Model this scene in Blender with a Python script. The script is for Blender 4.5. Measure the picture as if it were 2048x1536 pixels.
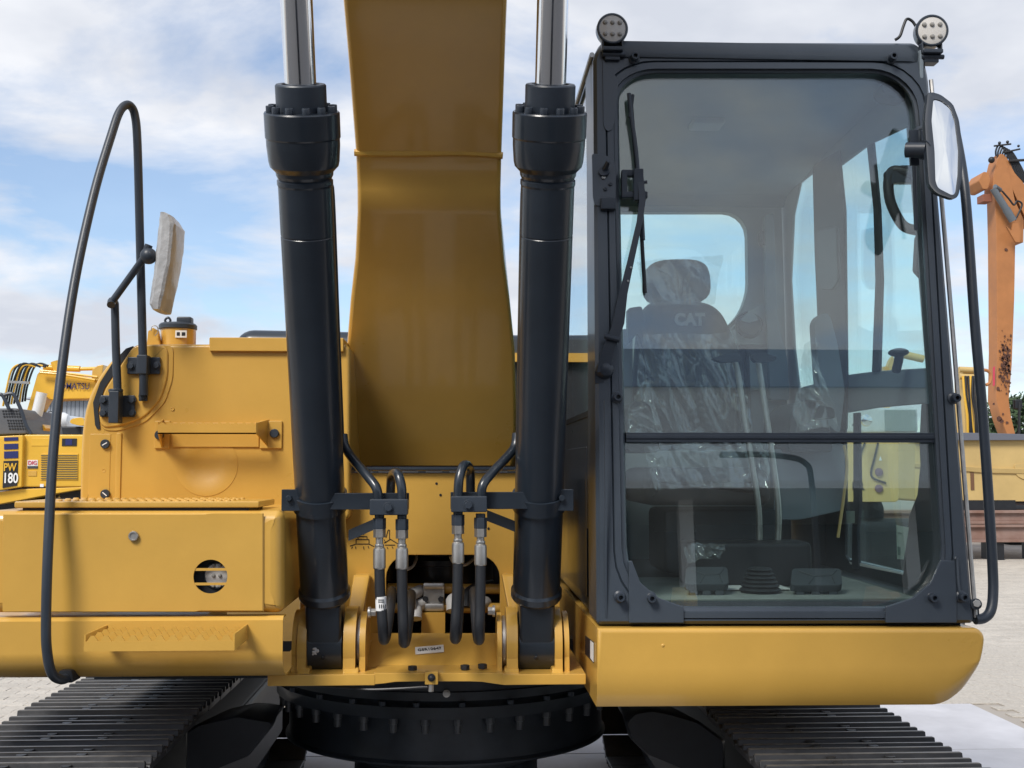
import bpy, bmesh, math, random
from mathutils import Vector, Matrix, noise
R = math.radians
random.seed(7)
for o in list(bpy.data.objects):
    bpy.data.objects.remove(o)
scene = bpy.context.scene
COL = scene.collection

# ------------------------------------------------------------------ camera
FOC = 2300.0                       # focal length in photo pixels (2048 wide)
PITCH = math.atan(164 / FOC)
YAW = math.atan(104 * math.cos(PITCH) / FOC)
CAM = Vector((0, 0, 1.70))
cd = bpy.data.cameras.new('camera')
cam = bpy.data.objects.new('camera', cd)
COL.objects.link(cam)
cam.location = CAM
cam.rotation_euler = (R(90) + PITCH, 0, -YAW)
cd.sensor_width = 36
cd.lens = FOC / 2048 * 36
cd.clip_start = 0.05
cd.clip_end = 4000
scene.camera = cam
RC = cam.rotation_euler.to_matrix()

# ------------------------------------------------------------------ sky and sun
SUN_DIR = Vector((-0.72, -1.0, 1.32)).normalized()     # towards the sun
elev = math.asin(SUN_DIR.z)
azim = math.atan2(SUN_DIR.x, SUN_DIR.y)
world = bpy.data.worlds.new('World')
scene.world = world
world.use_nodes = True
nt = world.node_tree
nt.nodes.clear()
def N(tree, typ, **kw):
    n = tree.nodes.new(typ)
    for k, v in kw.items():
        if k.startswith('i_'):
            key = k[2:]
            key = int(key) if key.isdigit() else key.replace('_', ' ')
            n.inputs[key].default_value = v
        else:
            setattr(n, k, v)
    return n
L = nt.links.new
sky = N(nt, 'ShaderNodeTexSky', sky_type='NISHITA', sun_disc=False, sun_elevation=elev, sun_rotation=azim,
        altitude=50, air_density=1.0, dust_density=0.5, ozone_density=3.0)
tc = N(nt, 'ShaderNodeTexCoord')
sep = N(nt, 'ShaderNodeSeparateXYZ')
L(tc.outputs['Generated'], sep.inputs[0])
zc = N(nt, 'ShaderNodeMath', operation='MAXIMUM', i_1=0.0); L(sep.outputs[2], zc.inputs[0])
za = N(nt, 'ShaderNodeMath', operation='ADD', i_1=0.22); L(zc.outputs[0], za.inputs[0])
dv = N(nt, 'ShaderNodeVectorMath', operation='DIVIDE'); L(tc.outputs['Generated'], dv.inputs[0])
cb = N(nt, 'ShaderNodeCombineXYZ'); 
for i in range(3): L(za.outputs[0], cb.inputs[i])
L(cb.outputs[0], dv.inputs[1])
off = N(nt, 'ShaderNodeVectorMath', operation='ADD'); off.inputs[1].default_value = (7.4, 3.8, 2.0); L(dv.outputs[0], off.inputs[0])
n1 = N(nt, 'ShaderNodeTexNoise', i_Scale=1.85, i_Detail=8.0, i_Roughness=0.56, i_Distortion=0.25); L(off.outputs[0], n1.inputs['Vector'])
ramp = N(nt, 'ShaderNodeValToRGB'); L(n1.outputs[0], ramp.inputs[0])
ramp.color_ramp.elements[0].position = 0.37; ramp.color_ramp.elements[0].color = (0.15, 0.15, 0.15, 1)
ramp.color_ramp.elements[1].position = 0.545; ramp.color_ramp.elements[1].color = (1, 1, 1, 1)
n2 = N(nt, 'ShaderNodeTexNoise', i_Scale=2.3, i_Detail=5.0, i_Roughness=0.55); 
off2 = N(nt, 'ShaderNodeVectorMath', operation='ADD'); off2.inputs[1].default_value = (11.3, 4.7, 2.0); L(dv.outputs[0], off2.inputs[0]); L(off2.outputs[0], n2.inputs['Vector'])
cr2 = N(nt, 'ShaderNodeValToRGB'); L(n2.outputs[0], cr2.inputs[0])
CL = 6.0
cr2.color_ramp.elements[0].position = 0.36; cr2.color_ramp.elements[0].color = (0.70, 0.74, 0.83, 1)
cr2.color_ramp.elements[1].position = 0.64; cr2.color_ramp.elements[1].color = (0.96, 0.98, 1.03, 1)
cl = N(nt, 'ShaderNodeVectorMath', operation='SCALE'); cl.inputs['Scale'].default_value = CL; L(cr2.outputs[0], cl.inputs[0])
skb = N(nt, 'ShaderNodeVectorMath', operation='SCALE'); skb.inputs['Scale'].default_value = 1.05; L(sky.outputs[0], skb.inputs[0])
mx = N(nt, 'ShaderNodeMix', data_type='RGBA')
L(ramp.outputs[0], mx.inputs[0]); L(skb.outputs[0], mx.inputs[6]); L(cl.outputs[0], mx.inputs[7])
bg = N(nt, 'ShaderNodeBackground', i_Strength=0.122); L(mx.outputs[2], bg.inputs[0])
wo = N(nt, 'ShaderNodeOutputWorld'); L(bg.outputs[0], wo.inputs[0])

sl = bpy.data.lights.new('sun', 'SUN')
sun = bpy.data.objects.new('sun', sl); COL.objects.link(sun)
sl.energy = 2.8; sl.angle = R(20); sl.color = (1.0, 0.95, 0.88)
sun.rotation_euler = SUN_DIR.to_track_quat('Z', 'Y').to_euler()
sun.location = SUN_DIR * 30
vs = scene.view_settings
vs.view_transform = 'Standard'; vs.look = 'None'; vs.exposure = 0.42; vs.gamma = 1
vs.use_curve_mapping = False
scene.render.engine = 'CYCLES'
scene.cycles.max_bounces = 10; scene.cycles.transparent_max_bounces = 24
scene.cycles.caustics_reflective = False; scene.cycles.caustics_refractive = False

# ------------------------------------------------------------------ places in the yard measured from the photograph
def ray(px, py):
    return RC @ Vector(((px - 1024) / FOC, (768 - py) / FOC, -1.0))
def P(px, py, Y):                   # point on the plane Y = const
    d = ray(px, py); return CAM + d * (Y / d.y)
def PZ(px, py, Z=0.0):              # point on a level plane
    d = ray(px, py); return CAM + d * ((Z - CAM.z) / d.z)
def PXp(px, py, X):                 # point on the plane X = const
    d = ray(px, py); return CAM + d * (X / d.x)
def proj(v):
    c = RC.transposed() @ (v - CAM); return 1024 - c.x / c.z * FOC, 768 + c.y / c.z * FOC
def ppm(Y): return FOC / Y

# ------------------------------------------------------------------ mesh collector
class M:
    def __init__(s): s.v = []; s.f = []
    def add(s, vs_, fs):
        b = len(s.v); s.v += [Vector(v) for v in vs_]; s.f += [tuple(i + b for i in f) for f in fs]; return s
    def box(s, lo, hi, rot=None, piv=None):
        x0, y0, z0 = lo; x1, y1, z1 = hi
        vv = [Vector(q) for q in ((x0,y0,z0),(x1,y0,z0),(x1,y1,z0),(x0,y1,z0),(x0,y0,z1),(x1,y0,z1),(x1,y1,z1),(x0,y1,z1))]
        if rot is not None:
            c = piv or (Vector(lo) + Vector(hi)) / 2; vv = [c + rot @ (q - c) for q in vv]
        return s.add(vv, [(0,3,2,1),(4,5,6,7),(0,1,5,4),(1,2,6,5),(2,3,7,6),(3,0,4,7)])
    def cbox(s, c, sz, rot=None):
        c = Vector(c); h = Vector(sz) / 2; return s.box(c - h, c + h, rot)
    def loft(s, loops, cap0=True, cap1=True, ring=False):
        n = len(loops[0]); b = len(s.v)
        for lp in loops: s.v += [Vector(q) for q in lp]
        m = len(loops)
        for k in range(m if ring else m - 1):
            a = b + k * n; c = b + ((k + 1) % m) * n
            for i in range(n):
                j = (i + 1) % n; s.f.append((a + i, a + j, c + j, c + i))
        if not ring:
            if cap0: s.f.append(tuple(b + i for i in reversed(range(n))))
            if cap1: s.f.append(tuple(b + (m - 1) * n + i for i in range(n)))
        return s
    def prism(s, poly, vec):
        vec = Vector(vec); return s.loft([poly, [Vector(q) + vec for q in poly]])
    def lathe(s, o, ax, prof, n=32, cap0=True, cap1=True, a0=0):
        o = Vector(o); ax = Vector(ax).normalized(); u = ax.orthogonal().normalized(); w = ax.cross(u)
        lp = []
        for r, h in prof:
            lp.append([o + ax * h + (u * math.cos(a0 + 2*math.pi*i/n) + w * math.sin(a0 + 2*math.pi*i/n)) * max(r, 1e-5) for i in range(n)])
        return s.loft(lp, cap0, cap1)
    def cyl(s, p0, p1, r0, r1=None, n=20, a0=0):
        p0 = Vector(p0); p1 = Vector(p1)
        return s.lathe(p0, p1 - p0, [(r0, 0), (r0 if r1 is None else r1, (p1 - p0).length)], n, a0=a0)
    def tube(s, pts, r, n=12, sub=6, rs=None):
        pts = [Vector(p) for p in pts]; q = pts
        if sub > 1 and len(pts) > 2:
            q = []; rr = []
            for i in range(len(pts) - 1):
                p0 = pts[max(i-1, 0)]; p1 = pts[i]; p2 = pts[i+1]; p3 = pts[min(i+2, len(pts)-1)]
                for k in range(sub):
                    t = k / sub
                    q.append(0.5 * ((2*p1) + (p2-p0)*t + (2*p0-5*p1+4*p2-p3)*t*t + (3*p1-p0-3*p2+p3)*t**3))
            q.append(pts[-1])
        u = None; lp = []
        for i, p in enumerate(q):
            t = (q[min(i+1, len(q)-1)] - q[max(i-1, 0)]).normalized()
            u = t.orthogonal().normalized() if u is None else (u - t * u.dot(t)).normalized()
            w = t.cross(u)
            lp.append([p + (u*math.cos(2*math.pi*k/n) + w*math.sin(2*math.pi*k/n)) * r for k in range(n)])
        return s.loft(lp)
    def ball(s, c, r, n=14, m=8, sc=(1,1,1)):
        c = Vector(c); lp = []
        for k in range(m + 1):
            a = math.pi * k / m
            lp.append([c + Vector((max(math.sin(a),1e-4)*math.cos(2*math.pi*i/n)*sc[0], max(math.sin(a),1e-4)*math.sin(2*math.pi*i/n)*sc[1], math.cos(a)*sc[2]))*r for i in range(n)])
        return s.loft(lp)

def corners(pts, rad, n=5):          # round the corners of a polygon
    pts = [Vector(p) for p in pts]; m = len(pts); out = []
    if not isinstance(rad, (list, tuple)): rad = [rad] * m
    for i in range(m):
        p = pts[i]; a = pts[i-1]; b = pts[(i+1) % m]; r = rad[i]
        ra = min(r, (a-p).length * .49); rb = min(r, (b-p).length * .49)
        pa = p + (a-p).normalized() * ra; pb = p + (b-p).normalized() * rb
        c1 = pa + (p-pa) * .552; c2 = pb + (p-pb) * .552
        for k in range(n + 1):
            t = k / n; out.append(pa*(1-t)**3 + c1*3*t*(1-t)**2 + c2*3*t*t*(1-t) + pb*t**3)
    return out
def inset(loop, d):                  # move a planar loop towards its inside by d
    n = len(loop); c = sum(loop, Vector()) / n
    nor = Vector()
    for i in range(n): nor += (loop[i]-c).cross(loop[(i+1) % n]-c)
    nor.normalize(); out = []
    for i in range(n):
        t1 = loop[i]-loop[i-1]; t2 = loop[(i+1) % n]-loop[i]
        if t1.length < 1e-7: t1 = t2
        if t2.length < 1e-7: t2 = t1
        m1 = nor.cross(t1).normalized(); m2 = nor.cross(t2).normalized(); b = (m1+m2)
        b = b / max(b.length_squared, .5) * 2 if b.length > 1e-6 else m1
        out.append(loop[i] + b * d)
    return out

ORG = {}
def link(name, me, mat, parent, org):
    o = bpy.data.objects.new(name, me); COL.objects.link(o)
    ORG[o.name] = org
    if parent is not None:
        o.parent = parent; o.location = org - ORG[parent.name]
    else: o.location = org
    if mat is not None: me.materials.append(mat)
    return o
def obj(name, m, mat, parent=None, bev=0, seg=2, ang=35, flat=False, merge=True, origin=None, sub=0, wn=False):
    lo = Vector((min(v.x for v in m.v), min(v.y for v in m.v), min(v.z for v in m.v)))
    hi = Vector((max(v.x for v in m.v), max(v.y for v in m.v), max(v.z for v in m.v)))
    org = origin or (lo + hi) / 2
    me = bpy.data.meshes.new(name)
    me.from_pydata([v - org for v in m.v], [], m.f)
    bm = bmesh.new(); bm.from_mesh(me)
    if merge: bmesh.ops.remove_doubles(bm, verts=bm.verts, dist=1e-5)
    bmesh.ops.recalc_face_normals(bm, faces=bm.faces)
    if bev:
        ed = [e for e in bm.edges if len(e.link_faces) == 2 and e.calc_face_angle(0) > R(28)]
        bmesh.ops.bevel(bm, geom=ed, offset=bev, segments=seg, profile=.5, affect='EDGES', clamp_overlap=True)
    bm.to_mesh(me); bm.free()
    if not flat:
        for p in me.polygons: p.use_smooth = True
        me.set_sharp_from_angle(angle=R(ang))
    o = link(name, me, mat, parent, org)
    if bev or wn:
        md_ = o.modifiers.new('weighted_normals', 'WEIGHTED_NORMAL'); md_.keep_sharp = True; md_.weight = 80
    return o
def copy_at(src, delta, parent=None, rot=None):      # same mesh data, moved by delta
    o = src.copy(); COL.objects.link(o)
    ORG[o.name] = ORG[src.name] + Vector(delta)
    par = parent or src.parent
    if par is not None:
        o.parent = par; o.location = ORG[o.name] - ORG[par.name]
    else: o.location = ORG[o.name]
    if rot is not None: o.rotation_euler = rot
    return o
def empty(name, loc, label=None, cat=None, group=None):
    o = bpy.data.objects.new(name, None); COL.objects.link(o); o.location = loc; ORG[o.name] = Vector(loc)
    o.empty_display_size = .2
    if label: tag(o, label, cat, group)
    return o
def tag(o, label=None, cat=None, group=None, kind=None):
    if label: o['label'] = label
    if cat: o['category'] = cat
    if group: o['group'] = group
    if kind: o['kind'] = kind
    return o
def text(name, s, o, right, up, size, mat, parent, bold=0.0, lift=.002, align='CENTER', ext=.0006, sx=1.0):
    cu = bpy.data.curves.new(name, 'FONT'); cu.body = s; cu.size = 1; cu.align_x = align; cu.align_y = 'CENTER'
    cu.offset = bold; cu.extrude = ext / size; cu.resolution_u = 3
    t = bpy.data.objects.new('tmp', cu); COL.objects.link(t)
    dg = bpy.context.evaluated_depsgraph_get()
    me = bpy.data.meshes.new_from_object(t.evaluated_get(dg))
    bpy.data.objects.remove(t)
    right = Vector(right).normalized(); up = Vector(up).normalized(); nor = right.cross(up).normalized()
    up = nor.cross(right)
    for v in me.vertices:
        c = v.co.copy(); v.co = right * c.x * size * sx + up * c.y * size + nor * (c.z * size + lift)
    me.materials.clear(); me.name = name
    return link(name, me, mat, parent, Vector(o))

# ------------------------------------------------------------------ materials
def mat(name, col, rough=.5, metal=0.0, coat=0.0, var=.0, vs_=6.0, bump=0.0, bs=60.0, rv=.0, spec=.5, col2=None):
    m = bpy.data.materials.new(name); m.use_nodes = True; t = m.node_tree; b = t.nodes['Principled BSDF']
    b.inputs['Base Color'].default_value = (*col, 1); b.inputs['Roughness'].default_value = rough
    b.inputs['Metallic'].default_value = metal; b.inputs['Coat Weight'].default_value = coat
    b.inputs['Coat Roughness'].default_value = .08; b.inputs['Specular IOR Level'].default_value = spec
    g = N(t, 'ShaderNodeTexCoord'); 
    if var or rv or col2:
        n = N(t, 'ShaderNodeTexNoise', i_Scale=vs_, i_Detail=6.0, i_Roughness=.62); t.links.new(g.outputs['Object'], n.inputs['Vector'])
        r = N(t, 'ShaderNodeMapRange'); r.inputs[1].default_value = .3; r.inputs[2].default_value = .7
        t.links.new(n.outputs[0], r.inputs[0])
        c2 = col2 or tuple(min(1, c * (1 + var)) for c in col); c1 = col if col2 else tuple(c * (1 - var) for c in col)
        x = N(t, 'ShaderNodeMix', data_type='RGBA'); x.inputs[6].default_value = (*c1, 1); x.inputs[7].default_value = (*c2, 1)
        t.links.new(r.outputs[0], x.inputs[0]); t.links.new(x.outputs[2], b.inputs['Base Color'])
        if rv:
            q = N(t, 'ShaderNodeMapRange'); q.inputs[3].default_value = max(.02, rough - rv); q.inputs[4].default_value = rough + rv
            t.links.new(n.outputs[0], q.inputs[0]); t.links.new(q.outputs[0], b.inputs['Roughness'])
    if bump:
        n = N(t, 'ShaderNodeTexNoise', i_Scale=bs, i_Detail=4.0); t.links.new(g.outputs['Object'], n.inputs['Vector'])
        u = N(t, 'ShaderNodeBump', i_Strength=bump, i_Distance=.004); t.links.new(n.outputs[0], u.inputs['Height']); t.links.new(u.outputs[0], b.inputs['Normal'])
    return m
def glassmat(name, tint, f0=.05, rough=0.0):
    m = bpy.data.materials.new(name); m.use_nodes = True; t = m.node_tree; t.nodes.clear()
    lw = N(t, 'ShaderNodeLayerWeight', i_Blend=.5)
    pw = N(t, 'ShaderNodeMath', operation='POWER', i_1=5.0); t.links.new(lw.outputs['Facing'], pw.inputs[0])
    mr = N(t, 'ShaderNodeMapRange'); mr.inputs[3].default_value = f0; mr.inputs[4].default_value = 1; t.links.new(pw.outputs[0], mr.inputs[0])
    tr = N(t, 'ShaderNodeBsdfTransparent'); tr.inputs[0].default_value = (*tint, 1)
    gl = N(t, 'ShaderNodeBsdfGlossy', i_Roughness=rough); gl.inputs[0].default_value = (1, 1, 1, 1)
    mi = N(t, 'ShaderNodeMixShader'); t.links.new(mr.outputs[0], mi.inputs[0]); t.links.new(tr.outputs[0], mi.inputs[1]); t.links.new(gl.outputs[0], mi.inputs[2])
    o = N(t, 'ShaderNodeOutputMaterial'); t.links.new(mi.outputs[0], o.inputs[0])
    return m
def filmmat(name):
    m = glassmat(name, (.955, .978, .972), .13, .08); t = m.node_tree
    o = [n for n in t.nodes if n.type == 'OUTPUT_MATERIAL'][0]; mi = [n for n in t.nodes if n.type == 'MIX_SHADER'][0]
    d = N(t, 'ShaderNodeBsdfDiffuse'); d.inputs[0].default_value = (.8, .84, .84, 1)
    x = N(t, 'ShaderNodeMixShader', i_0=.09); t.links.new(mi.outputs[0], x.inputs[1]); t.links.new(d.outputs[0], x.inputs[2]); t.links.new(x.outputs[0], o.inputs[0])
    g = N(t, 'ShaderNodeTexCoord'); mp = N(t, 'ShaderNodeMapping'); mp.inputs['Rotation'].default_value = (0, R(28), 0); mp.inputs['Scale'].default_value = (1.0, 1.0, .22); t.links.new(g.outputs['Object'], mp.inputs['Vector'])
    n = N(t, 'ShaderNodeTexNoise', i_Scale=11.0, i_Detail=2.5, i_Distortion=.8); t.links.new(mp.outputs[0], n.inputs['Vector'])
    u = N(t, 'ShaderNodeBump', i_Strength=.45, i_Distance=.03); t.links.new(n.outputs[0], u.inputs['Height'])
    for q in t.nodes:
        if q.type in ('BSDF_GLOSSY', 'BSDF_DIFFUSE'): t.links.new(u.outputs[0], q.inputs['Normal'])
    return m
YEL = mat('yellow_paint', (.60, .350, .070), .30, coat=.35, var=.07, vs_=3.0, bump=.05, bs=160, rv=.08)
YEL2 = mat('bright_yellow_paint', (.72, .42, .045), .35, coat=.2, var=.08, vs_=2.0, rv=.08)
ORA = mat('faded_orange_paint', (.42, .175, .060), .55, var=.12, vs_=2.5, rv=.1)
BLK = mat('black_paint', (.017, .024, .034), .30, coat=.25, var=.2, vs_=5, rv=.07)
BLS = mat('satin_black_paint', (.028, .037, .051), .40, var=.15, vs_=6, rv=.06, bump=.04, bs=180)
CABB = mat('cab_dark_grey_paint', (.041, .053, .069), .38, coat=.2, var=.10, vs_=4, rv=.06, bump=.03, bs=200)
RUB = mat('hose_rubber', (.014, .016, .020), .55, var=.25, vs_=12, bump=.06, bs=150)
CHR = mat('chrome', (.86, .86, .87), .13, metal=1.0, rv=.03, vs_=20)
ZNC = mat('zinc_steel', (.46, .45, .43), .38, metal=.85, var=.14, vs_=30, rv=.1)
STL = mat('worn_track_steel', (.045, .045, .047), .42, metal=.4, var=.35, vs_=9, rv=.14, bump=.12, bs=90)
STE = mat('polished_grouser_edge', (.20, .185, .165), .38, metal=.6, var=.4, vs_=14, rv=.12)
DRK = mat('dark_machinery', (.012, .014, .018), .5, var=.3, vs_=8)
GRY = mat('cab_lining_grey', (.20, .245, .285), .72, var=.06, vs_=5, bump=.05, bs=300)
GRL = mat('cab_lining_light_grey', (.42, .465, .49), .68, var=.05, vs_=5, bump=.05, bs=300)
GRD = mat('cab_trim_dark_grey', (.042, .049, .058), .6, var=.12, vs_=8, bump=.05, bs=300)
FAB = mat('seat_fabric', (.040, .046, .052), .85, var=.2, vs_=30, bump=.15, bs=400)
YELF = mat('faded_hazy_yellow_paint', (.54, .385, .155), .5, var=.1, vs_=1.5)  # faded paint, paled further in the colour for distance haze
MATD = mat('floor_mat_groove', (.10, .11, .10), .8)
MATF = mat('floor_mat_rubber', (.25, .265, .25), .7, var=.15, vs_=10, bump=.05, bs=200)
WHT = mat('white_label', (.78, .78, .77), .5, var=.03)
PLT = mat('grey_label', (.50, .50, .49), .5, var=.04)
INK = mat('black_ink', (.012, .012, .016), .5)
LED = mat('lamp_lens_white', (.62, .60, .57), .35, var=.05, vs_=30)
LEDD = mat('lamp_diode', (.30, .29, .27), .15, coat=.5)
MIR = mat('mirror_silver', (.9, .92, .92), .015, metal=1.0)
def dust_and_painted_haze(m):                        # a thin uneven film of dust and wiped smears plus a painted interior haze
    t = m.node_tree; o = [n for n in t.nodes if n.type == 'OUTPUT_MATERIAL'][0]; mi = [n for n in t.nodes if n.type == 'MIX_SHADER'][0]
    d = N(t, 'ShaderNodeBsdfDiffuse'); d.inputs[0].default_value = (.62, .66, .68, 1); g = N(t, 'ShaderNodeTexCoord')
    n = N(t, 'ShaderNodeTexNoise', i_Scale=3.0, i_Detail=7.0, i_Roughness=.6, i_Distortion=.8); t.links.new(g.outputs['Object'], n.inputs['Vector'])
    r = N(t, 'ShaderNodeMapRange'); r.inputs[1].default_value = .3; r.inputs[2].default_value = .75; r.inputs[3].default_value = .003; r.inputs[4].default_value = .022; t.links.new(n.outputs[0], r.inputs[0])
    x = N(t, 'ShaderNodeMixShader'); t.links.new(r.outputs[0], x.inputs[0]); t.links.new(mi.outputs[0], x.inputs[1]); t.links.new(d.outputs[0], x.inputs[2]); t.links.new(x.outputs[0], o.inputs[0])
    return m
GLS = glassmat('windscreen_glass', (.92, .985, .976), .095)
dust_and_painted_haze(GLS)
GLT = glassmat('side_glass', (.875, .975, .960), .05)
FILM = filmmat('clear_plastic_film')
WRAP = mat('crumpled_white_wrap', (.40, .405, .41), .4, coat=.3, var=.14, vs_=16, bump=.7, bs=48)
RUST = mat('rusty_steel', (.21, .115, .085), .8, var=.3, vs_=3, bump=.3, bs=30, col2=(.30, .21, .18))
LEAF = mat('tree_leaves', (.035, .065, .022), .7, var=.35, vs_=1.2)
LEAF2 = mat('tree_leaves_light', (.055, .085, .030), .7, var=.3, vs_=1.2)
BARK = mat('bark', (.09, .07, .05), .9, var=.3)
WPA = mat('white_vehicle_paint', (.72, .73, .73), .3, coat=.4, var=.04)
TYR = mat('tyre_rubber', (.02, .02, .021), .8, var=.2, vs_=10)
BLU = mat('decal_blue', (.018, .025, .12), .4)
RED = mat('decal_red', (.55, .06, .10), .45)

# ================================================================== THE GROUND
def pavermat():
    m = bpy.data.materials.new('concrete_paver'); m.use_nodes = True; t = m.node_tree; b = t.nodes['Principled BSDF']
    g = N(t, 'ShaderNodeNewGeometry'); oi = N(t, 'ShaderNodeObjectInfo')
    w = N(t, 'ShaderNodeTexWhiteNoise', noise_dimensions='1D'); t.links.new(g.outputs['Random Per Island'], w.inputs['W'])
    n = N(t, 'ShaderNodeTexNoise', i_Scale=.7, i_Detail=8.0, i_Roughness=.65); t.links.new(g.outputs['Position'], n.inputs['Vector'])
    n2 = N(t, 'ShaderNodeTexNoise', i_Scale=55.0, i_Detail=4.0); t.links.new(g.outputs['Position'], n2.inputs['Vector'])
    x = N(t, 'ShaderNodeMix', data_type='RGBA'); x.inputs[6].default_value = (.42, .385, .335, 1); x.inputs[7].default_value = (.55, .51, .45, 1)
    t.links.new(n.outputs[0], x.inputs[0])
    y = N(t, 'ShaderNodeMix', data_type='RGBA', blend_type='MULTIPLY'); y.inputs[0].default_value = .16; t.links.new(x.outputs[2], y.inputs[6]); t.links.new(w.outputs[0], y.inputs[7])
    z = N(t, 'ShaderNodeMix', data_type='RGBA', blend_type='OVERLAY'); z.inputs[0].default_value = .35; t.links.new(y.outputs[2], z.inputs[6]); t.links.new(n2.outputs[0], z.inputs[7])
    t.links.new(z.outputs[2], b.inputs['Base Color']); b.inputs['Roughness'].default_value = .85
    u = N(t, 'ShaderNodeBump', i_Strength=.25, i_Distance=.004); t.links.new(n2.outputs[0], u.inputs['Height']); t.links.new(u.outputs[0], b.inputs['Normal'])
    return m
PAV = pavermat()
GRO = mat('sandy_joint_ground', (.32, .29, .255), .9, var=.18, vs_=.4, bump=.2, bs=20)
g = M(); S = 1500
g.add([(-S, -S, 0), (S, -S, 0), (S, S, 0), (-S, S, 0)], [(0, 1, 2, 3)])
ground = tag(obj('ground', g, GRO), kind='structure')
APRON = mat('dark_apron', (.055, .056, .060), .85, var=.25, vs_=1.2, bump=.3, bs=120)
tag(obj('bounce_blocker_apron', M().add([(-30, -16, .004), (30, -16, .004), (30, 2.35, .004), (-30, 2.35, .004)], [(0, 1, 2, 3)]), APRON), kind='structure')  # added unseen dark apron, cuts the ground's bounce light onto the boom
SLB = mat('pale_shadow_tone', (.50, .50, .525), .8, var=.16, vs_=1.6, bump=.12, bs=70)
slab = tag(obj('shadow_tone_slab', M().box((-2.6, 2.37, -.05), (3.63, 8.15, .008)), GRO), kind='structure')  # added slab, its pale tone painted in for the cab's light shadow
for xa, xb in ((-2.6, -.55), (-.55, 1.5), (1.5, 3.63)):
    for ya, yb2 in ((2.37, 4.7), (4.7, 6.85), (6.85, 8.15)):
        obj('shadow_tone_panel', M().box((xa+.006, ya+.006, .002), (xb-.006, yb2-.006, .020)), SLB, slab, bev=.004)
# wavy interlocking pavers, 220 x 110 mm, laid in running bond
PL, PW, PH = .22, .11, .012
def paver_loop(cx, cy, z, ins):
    h = PL/2 - ins; w = PW/2 - ins; a = .011
    xs = [-1, -.75, -.5, -.25, 0, .25, .5, .75]
    def wave(x): return a * (1 if int(math.floor((x/PL+.5)*4+1e-6)) % 2 == 0 else -1)
    pts = []
    for k in range(4):
        x0 = -PL/2 + PL*k/4; s = a if k % 2 == 0 else -a
        xx0 = x0 + (ins if k == 0 else 0); pts.append((cx + xx0, cy - PW/2 + ins + s*.5))
        if k == 3: pts.append((cx + h, cy - PW/2 + ins + s*.5))
    for k in reversed(range(4)):
        x1 = -PL/2 + PL*(k+1)/4; s = a if k % 2 == 0 else -a
        xx1 = x1 - (ins if k == 3 else 0); pts.append((cx + xx1, cy + PW/2 - ins + s*.5))
        if k == 0: pts.append((cx - h, cy + PW/2 - ins + s*.5))
    return [Vector((x, y, z)) for x, y in pts]
proto = None; near = []; rest = M()
rnd = random.Random(3)
ny0, ny1 = int(3.0/PW), int(24/PW)
for j in range(ny0, ny1):
    y = j*PW
    x0, x1 = -.52*y - .6, .56*y + .9
    for i in range(int(x0/PL), int(x1/PL)):
        x = i*PL + (PL/2 if j % 2 else 0)
        p = proj(Vector((x, y, 0)))
        if -2.75 < x < 3.76 and 2.2 < y < 8.22: continue
        # under the machine's middle nothing of the paving shows
        if 560 < p[0] < 1250 and y > 6: continue
        if 0 < p[0] < 1900 and y > 9 and p[1] < 1200 and not (1650 < p[0]): continue
        vis = (p[0] > 1700 and p[1] > 1290 and p[0] < 2070 and p[1] < 1540)
        near.append((vis, x, y))
cand = [q for q in near if q[0]]; cand.sort(key=lambda q: q[2])
pick = set((q[1], q[2]) for q in cand[:300])
m0 = M().loft([paver_loop(0, 0, 0.001, .0015), paver_loop(0, 0, PH-.003, .0015), paver_loop(0, 0, PH, .0045)], cap0=False)
for vis, x, y in near:
    dz = rnd.uniform(-.002, .002)
    if (x, y) in pick:
        if proto is None:
            proto = obj('paver', M().add([v + Vector((x, y, dz)) for v in m0.v], m0.f), PAV, ground, flat=True, merge=False)
            base = Vector((x, y, dz))
        else: copy_at(proto, Vector((x, y, dz)) - base)
    else:
        rest.add([v + Vector((x, y, dz)) for v in m0.v], m0.f)
me = bpy.data.meshes.new('paving'); me.from_pydata([tuple(v) for v in rest.v], [], rest.f)
tag(link('paving', me, PAV, ground, Vector((0, 0, 0))), kind='stuff')

# ================================================================== THE EXCAVATOR
EX = empty('excavator', (-.05, 4.65, 0), 'large yellow tracked excavator with black cab, facing the camera and filling the picture', 'excavator')
# ------------------------------------------------------------------ boom
XB = P(858, 500, 3.5).x
def bsec(Y, Z, w, d, tilt):         # box section: underside centre, width, depth, direction of the depth
    n = Vector((0, math.cos(tilt), math.sin(tilt))); h = w/2; c = Vector((XB, Y, Z))
    return corners([c + Vector((-h, 0, 0)), c + Vector((h, 0, 0)), c + Vector((h, 0, 0)) + n*d, c + Vector((-h, 0, 0)) + n*d], .014, 2)
def boomY(py, wpx, w): return w * FOC / wpx
W = .44
secs = []
for py, xl, xr, Y, d, tl in ((931, 702, 1026, 4.02, .30, R(8)), (900, 691, 1029, 3.99, .40, R(12)), (800, 691, 1031, 3.89, .50, R(20)), (700, 694, 1031, 3.79, .58, R(26)), (600, 701, 1021, 3.69, .64, R(30)),
                             (520, 709, 1010, 3.62, .67, R(33)), (430, 714, 1004, 3.51, .70, R(36)), (380, 713, 1003, 3.47, .71, R(39))):
    w = (xr-xl)*Y/FOC; p = P((xl+xr)/2, py, Y); secs.append((Y, p.z, w, d, tl))
for py, xl, xr, w, d, tl in ((312, 708, 1003, W, .72, R(42)), (200, 697, 1006, W, .74, R(48)), (100, 688, 1010, W, .76, R(52)), (0, 679, 1015, W, .78, R(54))):
    Y = w * FOC / (xr - xl); p = P((xl+xr)/2, py, Y); secs.append((Y, p.z, w, d, tl))
Y, Z = secs[-1][:2]
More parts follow.
